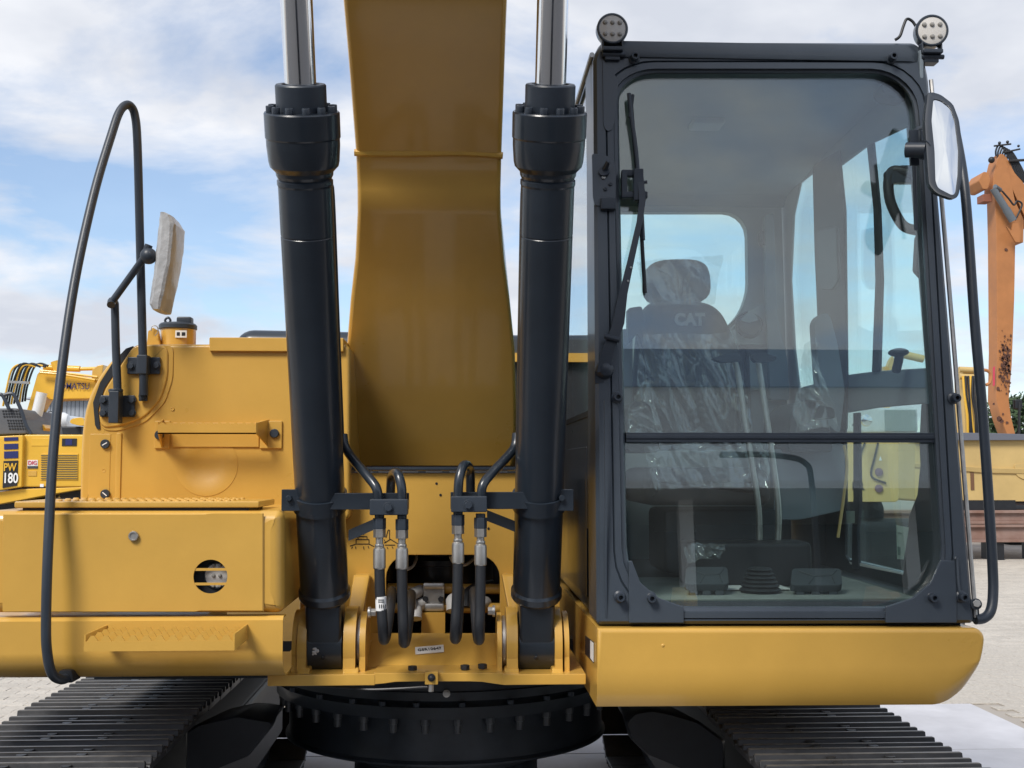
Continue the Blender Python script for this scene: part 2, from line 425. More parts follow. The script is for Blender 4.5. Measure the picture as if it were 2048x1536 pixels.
for dy, dz in ((.35, .30), (.8, .66), (1.4, 1.02), (2.2, 1.34), (3.2, 1.62), (3.8, 1.74)):
    secs.append((Y-dy, Z+dz, W, .78 - dy*.08, R(56 + dy*6)))
loops = []
for (Y, Z, w, d, tl) in secs:
    loops.append(bsec(Y, Z, w, d, tl))
# follow the photographed centre line: the section centre is XB everywhere
boom = obj('boom', M().loft(loops), YEL, EX, ang=50, wn=True)
Yw = (secs[7][0]*.1 + secs[8][0]*.9); Zw = secs[8][1] + .008
w = M(); w.tube([Vector((XB-W/2-.004, secs[8][0], Zw)), Vector((XB-.1, secs[8][0]-.003, Zw-.003)), Vector((XB+.1, secs[8][0]-.003, Zw+.002)), Vector((XB+W/2+.004, secs[8][0], Zw-.004))], .011, 8, 6)
obj('weld_seam', w, YEL, boom)
b0 = P(860, 942, secs[0][0]+.02)
obj('foot_boss', M().cyl((XB-.33, 4.52, 1.80), (XB+.33, 4.52, 1.80), .12, n=28), YEL, boom)
foot = M().prism(corners([Vector((XB-.255, 4.32, 1.84)), Vector((XB-.255, 4.40, 1.74)), Vector((XB-.255, 4.52, 1.68)), Vector((XB-.255, 4.62, 1.9)), Vector((XB-.255, 4.5, 2.1))], .05), (.51, 0, 0))
obj('foot_plate', foot, YEL, boom)

# stick and bucket, reaching down in front, beyond the picture
Yb, Zb = secs[-1][0], secs[-1][1]
sk = M().prism([Vector((XB-.19, Yb+.5, Zb+.75)), Vector((XB-.19, Yb-.35, Zb+.45)), Vector((XB-.19, Yb-1.75, 1.45)), Vector((XB-.19, Yb-1.45, 1.35)), Vector((XB-.19, Yb-.1, Zb-.25)), Vector((XB-.19, Yb+.45, Zb+.3))], (.38, 0, 0))
obj('stick', sk, YEL, EX, bev=.02)
bp = [(-1.70, 1.5), (-1.30, 1.45), (-1.0, 1.0), (-.95, .55), (-1.15, .2), (-1.6, .05), (-2.05, .08), (-2.1, .15), (-1.65, .6), (-1.55, 1.0)]
obj('bucket', M().prism([Vector((XB-.6, Yb + y, z)) for y, z in bp], (1.2, 0, 0)), BLK, EX, bev=.02)
# ------------------------------------------------------------------ boom cylinders
def build_cylinder(fx, tx, side):
    A = P(fx, 1286, 3.50); T = P(tx, 168, 2.851); a = (T - A).normalized(); Lt = (T - A).length
    def s_at(y):
        lo, hi = -.3, Lt + 1
        for _ in range(40):
            mid = (lo + hi) / 2
            if proj(A + a*mid)[1] > y: lo = mid
            else: hi = mid
        return lo
    r = .070
    s0 = s_at(1192); pr = [(.052, s0-.012), (r+.001, s0-.004), (r+.0055, s0+.004), (r+.0055, s0+.022), (r, s0+.030), (r, s_at(472)), (r-.0012, s_at(471)), (r-.0012, s_at(469)), (r, s_at(468))]
    pr += [(r, s_at(372)), (r+.002, s_at(368)), (r+.002, s_at(360)), (r-.002, s_at(358)), (r+.003, s_at(350)), (.074, s_at(343)), (.0875, s_at(332)), (.0905, s_at(322)), (.0935, s_at(290)), (.0935, s_at(277)), (.0955, s_at(274)), (.0955, s_at(226)), (.093, s_at(223)), (.05, s_at(223))]
    tube = obj('boom_cylinder', M().lathe(A, a, pr, 48), BLK, EX, ang=17)
    gl = M().lathe(A, a, [(.064, s_at(224)), (.064, s_at(171)), (.061, s_at(168)), (.048, s_at(168)), (.046, s_at(172)), (.03, s_at(172))], 40)
    obj('gland', gl, BLS, tube, ang=28)
    rod = M().lathe(A, a, [(.0395, s_at(185)), (.0395, Lt+1.15)], 40)
    obj('rod', rod, CHR, tube)
    sb = s_at(224); u = Vector((1, 0, 0)); u = (u - a*u.dot(a)).normalized(); w_ = a.cross(u)
    first = None
    for k in range(12):
        th = 2*math.pi*(k+.5)/12
        d = u*math.cos(th) + w_*math.sin(th)
        if d.y < -.9: pass
        c = A + a*sb + d*.0795
        if first is None:
            m = M().lathe(c, a, [(.0105, 0), (.0105, .015), (.0095, .017), (.0055, .017), (.005, .008)], 14)
            first = obj('flange_bolt', m, BLS, tube); c0 = c
        else: copy_at(first, c - c0, tube)
    # knuckle at the foot
    hw = .0515
    kn = M().cyl(A - Vector((hw, 0, 0)), A + Vector((hw, 0, 0)), .088, n=40)
    lp = []
    for s, ry in ((.0, .080), (s0-.004, .060)):
        lp.append(corners([A + a*s + Vector((-hw, 0, 0)) + Vector((0, -1, -.43)).normalized()*ry, A + a*s + Vector((hw, 0, 0)) + Vector((0, -1, -.43)).normalized()*ry,
                           A + a*s + Vector((hw, 0, 0)) - Vector((0, -1, -.43)).normalized()*ry, A + a*s + Vector((-hw, 0, 0)) - Vector((0, -1, -.43)).normalized()*ry], .012, 3))
    kn.loft(lp)
    obj('knuckle', kn, BLK, tube)
    gn = A + Vector((0, -.088, -.01)) + Vector((-.002, 0, -.02))
    obj('grease_nipple', M().lathe(gn + Vector((0, .012, 0)), (0, -1, .2), [(.008, 0), (.008, .006), (.004, .008), (.004, .016), (.001, .018)], 10), DRK, tube)
    # pipe along the inner side
    sg = 1 if side == 'L' else -1
    off = Vector((sg*.056, .058, .02)); pp = [A + a*s_at(392) + off*.75, A + a*(s_at(420)) + off, A + a*s_at(880) + off]
    obj('oil_pipe', M().tube([A + a*(s_at(376)) + Vector((sg*.05, .045, 0)), A + a*s_at(395) + off, A + a*s_at(650)+off, A + a*s_at(880)+off], .0125, 12, 6), BLK, tube)
    # strap and arm that hold the hose pipes
    sc = s_at(1000)
    st = M().lathe(A, a, [(r+.004, sc-.024), (r+.007, sc-.024), (r+.007, sc+.022), (r+.004, sc+.022)], 40)
    obj('clamp_strap', st, BLK, tube)
    return tube, A, a, s_at
cylL, AL, aL, sL = build_cylinder(654, 601, 'L')
cylR, AR, aR, sR = build_cylinder(1070, 1101, 'R')
# earth-white scuffs on the left knuckle
sc = M()
for k in range(9):
    p = P(632 + random.uniform(-7, 9), 1304 + random.uniform(-8, 7), AL.y - .088); r_ = random.uniform(.002, .006)
    p.y = AL.y - math.sqrt(max(0, .088**2 - (p.z-AL.z)**2)) - .0003
    sc.ball(p, r_, 8, 4, (1, .25, 1))
obj('dried_mud', sc, PLT, cylL)

def pt(px, py, Y): return P(px, py, Y)
def px2m(px, Y): return px * Y / FOC
def clamp_set(sd, cyl_, bar, block, bolt, hoses, strut, earp):
    Yb = 3.25
    x0, x1, y0, y1 = bar
    a = P(x0, y0, Yb); b = P(x1, y1, Yb)
    br = M().box((min(a.x, b.x), Yb-.003, min(a.z, b.z)), (max(a.x, b.x), Yb+.012, max(a.z, b.z)))
    bar_ = obj('hose_bracket', br, BLK, EX, bev=.002)
    # gusset behind, running up to the cylinder
    q = strut
    s_ = M().prism([P(q[0], q[1], Yb+.05), P(q[2], q[3], Yb+.02), P(q[2], q[3]+22, Yb+.02), P(q[0], q[1]+22, Yb+.05)], (0, .008, 0))
    obj('strut', s_, BLK, bar_)
    x0, x1, y0, y1 = block
    a = P(x0, y0, Yb-.04); b = P(x1, y1, Yb-.04)
    obj('clamp_block', M().box((a.x, Yb-.055, b.z), (b.x, Yb-.005, a.z)), BLS, bar_, bev=.004)
    c = P(bolt[0], bolt[1], Yb-.055)
    obj('clamp_bolt', M().cyl(c + Vector((0, -.010, 0)), c, .011, n=6).cyl(c + Vector((0, -.002, 0)), c, .015, n=16), BLS, bar_, bev=.001)
    e = P(*earp, Yb+.03); sx = 1 if sd == 'L' else -1
    ear = M()
    ear.box((e.x - .028, e.y - .02, e.z - .030), (e.x + .028, e.y - .014, e.z + .030))
    ear.box((e.x - .028, e.y + .006, e.z - .030), (e.x + .028, e.y + .012, e.z + .030))
    ear.cyl(e + Vector((-.006, -.034, .006)), e + Vector((-.006, .02, .006)), .009, n=6)
    obj('strap_ear', ear, BLK, bar_, bev=.0015)
    for hx, yn, yf, yb_, dx, ret in hoses:
        Y = Yb - .028
        def q(y, dx_=0): return P(hx + dx_, y, Y)
        obj('black_nut', M().cyl(q(yn+22), q(yn), .0185, n=6, a0=.3).cyl(q(yn), q(yn-8), .0135, n=16), BLS, bar_, bev=.0015)
        nut = M().cyl(q(yn+39), q(yn+22), .0175, n=6, a0=.3); nut.cyl(q(yf), q(yn+39), .0105, n=16)
        obj('steel_fitting', nut, ZNC, bar_, bev=.001)
        fe = M().lathe(q(yf+48), q(yf)-q(yf+48), [(.0155, 0), (.0175, .003), (.0175, .050), (.0165, .056), (.0125, .060), (.0135, .064), (.0125, .068), (.009, .070)], 20)
        obj('ferrule', fe, ZNC, bar_, ang=30)
        zz = [q(yf+40), q(yf+90, dx*.15), q(yb_-70, dx*.5), q(yb_-25, dx), P(hx+dx*1.2, yb_-3, Y+.035), P(hx+dx+ret*.35, yb_-10, Y+.085), P(hx+dx+ret*.7, yb_-45, Y+.15), P(hx+dx+ret, yb_-85, Y+.24), P(hx+dx+ret*1.1, yb_-100, Y+.36)]
        h = obj('hydraulic_hose', M().tube(zz, .0148, 14, 6), RUB, EX)
        if hx < 770:
            c = q(1207, dx*.45); d = (q(1195, dx*.4)-q(1220, dx*.5)).normalized()
            obj('hose_tag', M().lathe(c - d*.019, d, [(.0150, 0), (.0154, .0002), (.0154, .038), (.0150, .0382)], 20), WHT, h)
            tg = M()
            for k in range(4):
                p = P(hx - 4 + k*4 + dx*.45, 1212, Y - .0157); tg.box((p.x, p.y-.0004, p.z-.006), (p.x+.0022, p.y+.001, p.z+.004))
            for k in range(2):
                p = P(hx - 6 + dx*.45, 1200+k*4, Y-.0157); tg.box((p.x, p.y-.0004, p.z-.001), (p.x+.017, p.y+.001, p.z+.001))
            obj('tag_print', tg, INK, h, flat=True)
    return bar_
bl = clamp_set('L', cylL, (640, 818, 986, 1019), (740, 816, 998, 1030), (777, 1015), [(759, 1036, 1090, 1282, 7, 16), (804, 1038, 1090, 1288, 3, 14)], (697, 1060, 752, 1036), (585, 1000))
brr = clamp_set('R', cylR, (901, 1085, 984, 1018), (902, 974, 992, 1024), (937, 1010), [(916, 1029, 1079, 1280, -5, 8), (961, 1035, 1083, 1282, -2, -10)], (1030, 1042, 974, 1020), (1126, 1000))
Yt = 3.222
obj('hose_pipe', M().tube([P(686, 870, 3.33), P(690, 893, 3.32), P(706, 918, 3.30), P(733, 950, 3.25), P(752, 975, Yt), P(757, 1000, Yt)], .0135, 14, 8), BLK, bl)
obj('hose_pipe', M().tube([P(804, 1002, Yt), P(803, 975, Yt), P(797, 952, 3.235), P(790, 945, 3.27), P(783, 955, 3.32), P(781, 990, 3.35), P(781, 1010, 3.36)], .0135, 14, 8), BLK, bl)
obj('hose_pipe', M().tube([P(1033, 868, 3.33), P(1030, 892, 3.32), P(1018, 910, 3.30), P(985, 945, 3.25), P(966, 970, Yt), P(962, 996, Yt)], .0135, 14, 8), BLK, brr)
obj('hose_pipe', M().tube([P(916, 998, Yt), P(918, 960, Yt), P(925, 935, 3.24), P(933, 930, 3.27), P(940, 942, 3.32), P(941, 980, 3.35), P(941, 1000, 3.36)], .0135, 14, 8), BLK, brr)

# ------------------------------------------------------------------ centre frame
Yp = 3.72
outer = [P(600, 946, Yp), P(1120, 946, Yp), P(1120, 1300, Yp), P(600, 1300, Yp)]
inner = [P(772, 1110, Yp), P(1000, 1110, Yp), P(1000, 1272, Yp), P(772, 1272, Yp)]
lo = corners(outer, .01, 6); li = corners(inner, [.075, .075, .02, .02], 6)
sh = Vector((0, .035, 0))
cf = M().loft([lo, li, [v+sh for v in li], [v+sh for v in lo]], ring=True)
# side plates running back and the floor
for px_, zt_ in ((600, 1.70), (1085, 1.16)):
    a = P(px_, 946, Yp); cf.box((a.x, Yp+.04, 1.06), (a.x+.04, 5.6, zt_))
frame = obj('centre_frame', cf, YEL, EX, bev=.003)
hole = M()
for x_, y_ in ((873, 967), (881, 990), (977, 1057)):
    p = P(x_, y_, Yp); hole.cyl(p + Vector((0, -.0015, 0)), p + Vector((0, .01, 0)), .0042, n=10)
obj('drilled_hole', hole, DRK, frame)
dec = M()
def ln(x0, y0, x1, y1, t=.0012):
    a = P(x0, y0, Yp); b = P(x1, y1, Yp); d = (b-a).normalized(); n_ = Vector((0, 1, 0)).cross(d)*t
    dec.prism([a-n_, b-n_, b+n_, a+n_], (0, -.0012, 0))
for s in ((713, 1088, 738, 1088), (712, 1079, 712, 1088), (738, 1079, 738, 1088), (712, 1079, 738, 1079), (716, 1073, 734, 1073), (716, 1073, 716, 1079), (734, 1073, 734, 1079),
          (722, 1066, 728, 1069), (716, 1062, 726, 1060), (700, 1092, 712, 1088), (738, 1088, 748, 1093), (705, 1093, 703, 1097), (711, 1093, 712, 1098), (727, 1093, 728, 1099), (736, 1092, 738, 1097),
          (768, 1086, 780, 1079), (768, 1079, 772, 1086), (772, 1075, 776, 1060), (776, 1060, 779, 1060), (779, 1060, 779, 1078), (780, 1078, 800, 1090), (774, 1094, 776, 1098), (784, 1093, 786, 1097), (770, 1090, 790, 1090)): ln(*s)
obj('lifting_diagram', dec, INK, frame, flat=True)
# pale strips painted in for light leaking along the top edge
p0 = P(700, 943, Yp-.006); p1 = P(1030, 943, Yp-.006)
for k in range(7):
    x = p0.x + (p1.x-p0.x)*(k+.2)/7
    obj('light_leak_strip', M().box((x, Yp-.008, p0.z-.003), (x + (p1.x-p0.x)/7*random.uniform(.45, .85), Yp-.004, p0.z+.003)), PLT, frame)
ev = P(860, 941, Yp)
obj('top_edge', M().box((P(640, 941, Yp).x, Yp-.02, ev.z+.003), (P(1085, 941, Yp).x, Yp+.2, ev.z+.012)), BLS, frame)
# sloping lower panel with the serial label
Ya, Yc_ = 3.70, 3.47
lp = M().prism([P(720, 1266, Ya), P(1028, 1266, Ya), P(1042, 1338, Yc_), P(700, 1338, Yc_)], (0, .02, -.012))
low = obj('lower_panel', lp, YEL, EX, bev=.002)
e0 = P(700, 1338, Yc_); e1 = P(1042, 1338, Yc_)
obj('fold', M().box((e0.x+.01, Yc_-.10, e0.z-.012), (e1.x-.01, Yc_+.01, e0.z+.002)), YEL, low, bev=.003)
def slope(px, py):
    a = P(720, 1266, Ya); b = P(720, 1338, Yc_); k = (b.y-a.y)/(b.z-a.z)
    d = ray(px, py); s = (a.y - CAM.y + (CAM.z-a.z)*k) / (d.y - k*d.z); return CAM + d*s
c = [slope(830, 1296), slope(887, 1291), slope(888, 1305), slope(831, 1310)]
nrm = (c[1]-c[0]).cross(c[3]-c[0]).normalized()
if nrm.y > 0: nrm = -nrm
lab = obj('serial_label', M().prism([v + nrm*.003 for v in c], nrm*-.002), WHT, EX)
tag(lab, 'white serial number label')
text('lettering', 'GSR10647', sum(c, Vector())/4 + nrm*.003, (c[1]-c[0]), (c[0]-c[3]), .0215, INK, lab, bold=.006, lift=.0008, sx=.80)
# base plate with stepped edge
def plate(px0, px1, y0, y1, Y, dep, name='base_plate'):
    a = P(px0, y0, Y); b = P(px1, y1, Y)
    return M().box((a.x, Y, b.z), (b.x, Y+dep, a.z))
m = plate(535, 750, 1350, 1371, 3.36, .5); base = obj('base_plate', m, YEL, EX, bev=.003)
cz = []
for x_, y_ in ((748, 1369), (770, 1367), (790, 1364), (835, 1363), (940, 1363), (965, 1364), (985, 1367), (1007, 1370)): cz.append(P(x_, y_, 3.362))
top = [P(1007, 1346, 3.362), P(748, 1346, 3.362)]
obj('base_plate', M().prism(cz + top, (0, .45, 0)), YEL, EX, bev=.002)
obj('base_plate', plate(1005, 1172, 1349, 1369, 3.36, .5), YEL, EX, bev=.003)
a = P(850, 1343, 3.335); b = P(876, 1368, 3.335)
blk = obj('grease_block', M().box((a.x, 3.325, b.z), (b.x, 3.361, a.z)), YEL, EX, bev=.002)
c = P(863, 1355, 3.325)
obj('grease_nipple', M().lathe(c, (0, -1, 0), [(.011, 0), (.011, .003), (.006, .004), (.006, .012), (.003, .014)], 16), DRK, blk)
obj('grease_line', M().tube([P(862, 1376, 3.34), P(850, 1374, 3.35), P(800, 1377, 3.36), P(740, 1379, 3.37), P(690, 1375, 3.39), P(620, 1370, 3.42)], .0035, 8, 6), STL, blk)
obj('line_fitting', M().cyl(P(862, 1368, 3.335), P(862, 1383, 3.335), .008, n=6), ZNC, blk)
bo = None
for x_, y_ in ((825, 1341), (930, 1339), (965, 1337)):
    p = P(x_, y_, 3.41)
    m = M().cyl(p, p + Vector((0, 0, .013)), .014, n=6)
    bo = obj('hex_bolt', m, DRK, low, bev=.001)
# ------------------------------------------------------------------ cheeks that carry the cylinder feet
def cheek(px0, px1, A, r, y_low=1349, name='foot_bracket', Yf=None, rr=0):
    x0 = P(px0, 1286, A.y-.05).x; x1 = P(px1, 1286, A.y-.05).x
    zl = P(px0, y_low, A.y - r).z
    pts = [Vector((x0, A.y - r*1.02, zl)), Vector((x0, A.y - r*.97, zl+.045))]
    for k in range(17):
        th = R(200 - k*13.0); pts.append(Vector((x0, A.y + r*math.cos(th), A.z + r*math.sin(th))))
    pts += [Vector((x0, A.y + .30, A.z - .02)), Vector((x0, A.y + .34, zl))]
    return M().prism(pts, (x1-x0, 0, 0))
def cheeks(A, oc, ic, boss, washer, capx, hexb):
    o1 = obj('foot_bracket', cheek(oc[0], oc[1], A, .108), YEL, EX, bev=.004)
    o2 = obj('foot_bracket', cheek(ic[0], ic[1], A, .108), YEL, EX, bev=.004)
    for o_, (p0, p1, r_) in ((o1, capx), (o2, boss)):
        x0 = P(p0, 1286, A.y-.05).x; x1 = P(p1, 1286, A.y-.05).x
        obj('pin_plate', cheek(p0, p1, A, r_, 1345 if r_ > .09 else 1320), YEL, o_, bev=.003)
    x0 = P(washer[0], 1286, A.y-.05).x; x1 = P(washer[1], 1286, A.y-.05).x
    obj('pin', M().cyl(A + Vector((x0-A.x, 0, .0)), A + Vector((x1-A.x, 0, 0)), .082, n=36), ZNC, o2, bev=.003)
    h0, h1, hy = hexb
    p = P(h0, hy, A.y-.06); q = P(h1, hy, A.y-.06)
    obj('retaining_bolt', M().cyl(p, q, .0125, n=6).cyl(p, p + (q-p)*.35, .017, n=20), ZNC, o2, bev=.001)
    wl = M()
    for (p0, p1) in (oc, ic):
        x0 = P(p0-4, 1340, A.y-.1).x; x1 = P(p1+4, 1340, A.y-.1).x; z = P(p0, 1349, 3.40).z
        wl.prism([Vector((x0, A.y-.135, z-.004)), Vector((x1, A.y-.135, z-.004)), Vector((x1, A.y-.105, z+.020)), Vector((x0, A.y-.105, z+.020))], (0, .06, 0))
    obj('weld', wl, YEL, o1, bev=.006)
cheeks(AL, (599, 617), (690, 714), (721, 733, .093), (714, 722), (588, 598, .100), (736, 752, 1225))
cheeks(AR, (1107, 1122), (1012, 1034), (994, 1003, .093), (1003, 1012), (1126, 1136, .096), (990, 976, 1222))
# tall gusset beside the inner cheeks
for (x0, x1, x2, x3) in ((706, 740, 690, 722), (1003, 1032, 1022, 1040)):
    gq = M().prism([P(x0, 1150, 3.66), P(x1, 1150, 3.66), P(x3, 1250, 3.52), P(x2, 1250, 3.52)], (0, .06, 0))
    obj('gusset', gq, YEL, frame, bev=.008)
# ------------------------------------------------------------------ pipes inside the opening
mf = M(); mf.box((P(772, 1110, Yp).x-.2, 4.35, 1.05), (P(1000, 1110, Yp).x+.2, 4.38, 1.65)); mf.box((P(772, 1110, Yp).x-.2, 3.78, 1.03), (P(1000, 1110, Yp).x+.2, 4.35, 1.05))
swv = obj('swivel_housing', mf, DRK, EX)
obj('housing_drum', M().lathe(P(880, 1130, 4.15) + Vector((0, 0, -.05)), (0, 0, 1), [(.19, 0), (.19, .06), (.2, .062), (.2, .08), (.12, .09), (.12, .2)], 36), BLK, swv)
obj('valve_block', M().box(P(845, 1165, 4.0) + Vector((0, 0, -.02)), P(925, 1145, 4.1)), BLK, swv, bev=.006)
obj('steel_pipe', M().tube([P(775, 1176, 3.86), P(1000, 1178, 3.86)], .017, 14, 1), YEL, swv)
obj('steel_pipe', M().tube([P(785, 1216, 3.84), P(1000, 1216, 3.84)], .017, 14, 1), YEL, swv)
a = P(845, 1172, 3.80); b = P(889, 1224, 3.80)
obj('pipe_clamp', M().box((a.x, 3.81, P(0, 1184, 3.8).z), (b.x, 3.84, P(0, 1170, 3.8).z)).box((a.x, 3.81, b.z), (b.x, 3.84, P(0, 1212, 3.8).z)).box((a.x, 3.825, b.z), (b.x, 3.85, a.z)), ZNC, swv, bev=.008)
for x_ in (851, 882):
    c = P(x_, 1198, 3.825); obj('clamp_bolt', M().cyl(c + Vector((0, -.01, 0)), c, .010, n=6), DRK, swv)
a = P(843, 1226, 3.79); b = P(890, 1268, 3.79)
obj('clamp_stand', M().box((a.x, 3.79, b.z-.05), (b.x, 3.82, a.z)), YEL, swv)
for x_, y_ in ((821, 1192), (833, 1215), (955, 1215), (905, 1200)):
    c = P(x_, y_, 3.80); obj('elbow_fitting', M().tube([c + Vector((0, -.05, -.03)), c + Vector((0, -.035, -.01)), c, c + Vector((.03, .05, .012))], .020, 12, 5), PLT, swv)
obj('thin_line', M().tube([P(812, 1140, 3.8), P(825, 1133, 3.82), P(832, 1120, 3.85), P(833, 1105, 3.9)], .005, 8, 5), PLT, swv)
obj('thin_line', M().tube([P(900, 1112, 3.8), P(908, 1125, 3.82), P(930, 1130, 3.82), P(950, 1115, 3.85)], .005, 8, 5), PLT, swv)
obj('grey_hose', M().tube([P(930, 1215, 3.82), P(932, 1190, 3.84), P(950, 1175, 3.86), P(985, 1168, 3.9)], .016, 10, 5), RUB, swv)

# ------------------------------------------------------------------ deck under the cab
YD = 3.20
def front_box(poly, Y0, Y1, r, nseg=4):     # outline on the front plane, front edge rolled over by r
    lp = []
    for k in range(nseg + 1):
        th = math.pi/2 * k / nseg
        lp.append([v + Vector((0, r*(1-math.sin(th)), 0)) for v in inset(poly, r*(1-math.sin(th)) if False else r*(1-math.cos(math.pi/2-th)))])
    lp = []
    for k in range(nseg + 1):
        th = math.pi/2 * k / nseg          # 0: front face rim, 90: side
        lp.append([Vector((v.x, Y0 + r*(1-math.cos(th)), v.z)) for v in inset(poly, r*(1-math.sin(th)))])
    lp.append([Vector((v.x, Y1, v.z)) for v in poly])
    return M().loft(lp)
pl = [P(x, y, YD) for x, y in ((1195, 1257), (1971, 1257), (1971, 1300), (1950, 1367), (1893, 1409), (1195, 1413))]
pl.reverse()
poly = corners(pl, [0, .03, .10, .06, .03, 0], 5)
poly = [v for i, v in enumerate(poly) if (v - poly[i-1]).length > 1e-5]
def orient(poly):                    # make the loop so that inset() goes inwards
    t = inset(poly, .001); c = sum(poly, Vector())/len(poly)
    return poly if sum((v-c).length for v in t) < sum((v-c).length for v in poly) else list(reversed(poly))
poly = orient(poly)
z0d = P(1500, 1326, YD).z
zmin = min(v.z for v in poly)
def deck_loop(ins, Yt, sg):
    lp = inset(poly, ins) if ins else list(poly); out = []
    for v in lp:
        z = v.z; Y = Yt
        if z < z0d:
            w = min(1, (z0d-z)/(z0d-zmin)*1.6); w = w*w*(3-2*w)
            Yb_ = YD + .030*sg**2.6; Y = Yt*(1-w) + Yb_*w
            full = CAM.z + (v.z-CAM.z)*(YD + .030)/YD; z = z0d + (full - z0d)*sg
        out.append(Vector((v.x, Y, z)))
    return out
dl_ = [deck_loop(i_, YD+y_, s_) for i_, y_, s_ in ((.014, 0, .10), (.006, .002, .24), (.0022, .006, .38), (.0006, .010, .52), (0, .014, .65), (0, .018, .76), (0, .022, .85), (0, .026, .92), (0, .030, .97), (0, .036, 1.0))]
dl_.append([Vector((v.x, 5.6, v.z)) for v in dl_[-1]])
deck = obj('cab_deck', M().loft(dl_), YEL, EX, ang=40, wn=True)
a = P(1196, 1300, YD); x_ = a.x - .0015
lbp = [PXp(1171, 1271, x_), PXp(1188, 1284, x_), PXp(1188, 1326, x_), PXp(1171, 1308, x_)]
st = obj('deck_label', M().prism(lbp, (-.0015, 0, 0)), INK, deck)
lb2 = [PXp(1181, 1281, x_-.002), PXp(1187, 1286, x_-.002), PXp(1187, 1324, x_-.002), PXp(1181, 1316, x_-.002)]
obj('deck_label', M().prism(lb2, (-.001, 0, 0)), WHT, deck)
obj('deck_bump', M().ball(P(1326, 1291, YD), .005, 10, 6, (1, .4, 1)), YEL, deck)
# rubber mounts under the cab
mt = M()
for px_ in (1235, 1560, 1900):
    p = P(px_, 1254, 3.40); mt.cyl((p.x, 3.42, p.z-.03), (p.x, 3.42, p.z+.012), .05, n=20)
obj('cab_mount', mt, RUB, deck)

# ------------------------------------------------------------------ left deck: a folded sheet with rolled lower edge
zt = P(0, 1236, YD).z; zb = P(0, 1366, YD).z; xr = P(565, 1300, YD).x; xl = -1.50
prof = [(YD+.05, zt), (YD+.012, zt), (YD, zt-.010)]
for k in range(9):
    th = R(180 + 10*k + 5); prof.append((YD + .085 + .085*math.cos(th), zb + .085 + .085*math.sin(th)))
prof += [(YD+.12, zb), (YD+.40, zb+.01)]
t = .005
inn = []
for i, (y, z) in enumerate(prof):
    y0, z0 = prof[max(i-1, 0)]; y1, z1 = prof[min(i+1, len(prof)-1)]
    d = Vector((y1-y0, z1-z0)).normalized(); inn.append((y - d.y*t, z + d.x*t))
sec = prof + list(reversed(inn))
sd = obj('step_deck', M().loft([[Vector((xl, y, z)) for y, z in sec], [Vector((xr, y, z)) for y, z in sec]]), YEL, EX, ang=30, wn=True)
obj('deck_beam', M().box((xl, YD+.14, zb+.03), (xr-.25, YD+.5, zt-.02)), YEL, EX)
a = P(118, 1341, YD); b = P(148, 1365, YD)
obj('rail_notch', M().prism(corners([Vector((a.x, YD-.003, a.z)), Vector((b.x-.006, YD-.003, a.z)), Vector((b.x, YD-.003, b.z)), Vector((a.x, YD-.003, b.z))], .006, 3), (0, .06, 0)), DRK, sd)
# step with toothed edges
x0 = P(172, 1285, 3.0).x; x1 = P(492, 1285, 3.1).x
Ys = 3.02
a = P(171, 1284, Ys); b = P(463, 1300, Ys); 
za, zb_ = P(171, 1272, Ys).z, P(171, 1303, Ys).z
xs0 = P(171, 1290, Ys).x; xs1 = P(466, 1290, Ys).x
def toothed_bar(xa, xb, z0, z1, Y, n, hgt=.011, t=.004):
    m = M().box((xa, Y, z0), (xb, Y+t, z1-hgt)); w = (xb-xa)/n
    for k in range(n):
        x = xa + w*k; e = .0004
        m.loft([[Vector((x+w*.06, Y+e, z1-hgt-.001)), Vector((x+w*.94, Y+e, z1-hgt-.001)), Vector((x+w*.64, Y+e, z1)), Vector((x+w*.36, Y+e, z1))], [Vector((x+w*.06, Y+t-e, z1-hgt-.001)), Vector((x+w*.94, Y+t-e, z1-hgt-.001)), Vector((x+w*.64, Y+t-e, z1)), Vector((x+w*.36, Y+t-e, z1))]])
    return m
sm = toothed_bar(xs0, xs1, zb_, za, Ys, 11, .014)
sm.box((xs0-.004, Ys, zb_), (xs0, YD+.01, za+.003)).box((xs1, Ys, zb_), (xs1+.004, YD+.01, za+.003))
step = obj('step', sm, YEL, sd, flat=True)
for q, dy in enumerate((.05, .10, .145)):
    obj('tread_bar', toothed_bar(xs0+.002, xs1-.002, zb_+.012, za+.002, Ys+dy, 11, .014), YEL, sd, flat=True)

# ------------------------------------------------------------------ toolbox
zb0 = P(300, 1229, YD); 
pl = [P(x, y, YD) for x, y in ((-30, 1021), (566, 1021), (566, 1228), (-30, 1228))]
poly = orient(corners(list(reversed(pl)), .022, 4))
lc = P(421, 1153, YD); rl = px2m(33, YD)
def annulus(loop, c, r, n=48):
    an = [math.atan2(v.z-c.z, v.x-c.x) for v in loop] + [2*math.pi*k/n - math.pi for k in range(n)]
    an = sorted(set(round(a, 4) for a in an)); out = []; ci = []
    m_ = len(loop)
    for a_ in an:
        d = Vector((math.cos(a_), 0, math.sin(a_))); best = None
        for i in range(m_):
            p, q = loop[i], loop[(i+1) % m_]; ex, ez = q.x-p.x, q.z-p.z; det = d.x*(-ez) + ex*d.z
            if abs(det) < 1e-12: continue
            t_ = ((p.x-c.x)*(-ez) + ex*(p.z-c.z))/det; u_ = (d.x*(p.z-c.z) - d.z*(p.x-c.x))/det
            if t_ > 0 and -1e-6 <= u_ <= 1+1e-6 and (best is None or t_ > best): best = t_
        out.append(Vector((c.x, loop[0].y, c.z)) + d*best); ci.append(Vector((c.x, loop[0].y, c.z)) + d*r)
    return out, ci
m = M(); r_ = .035; lps = []
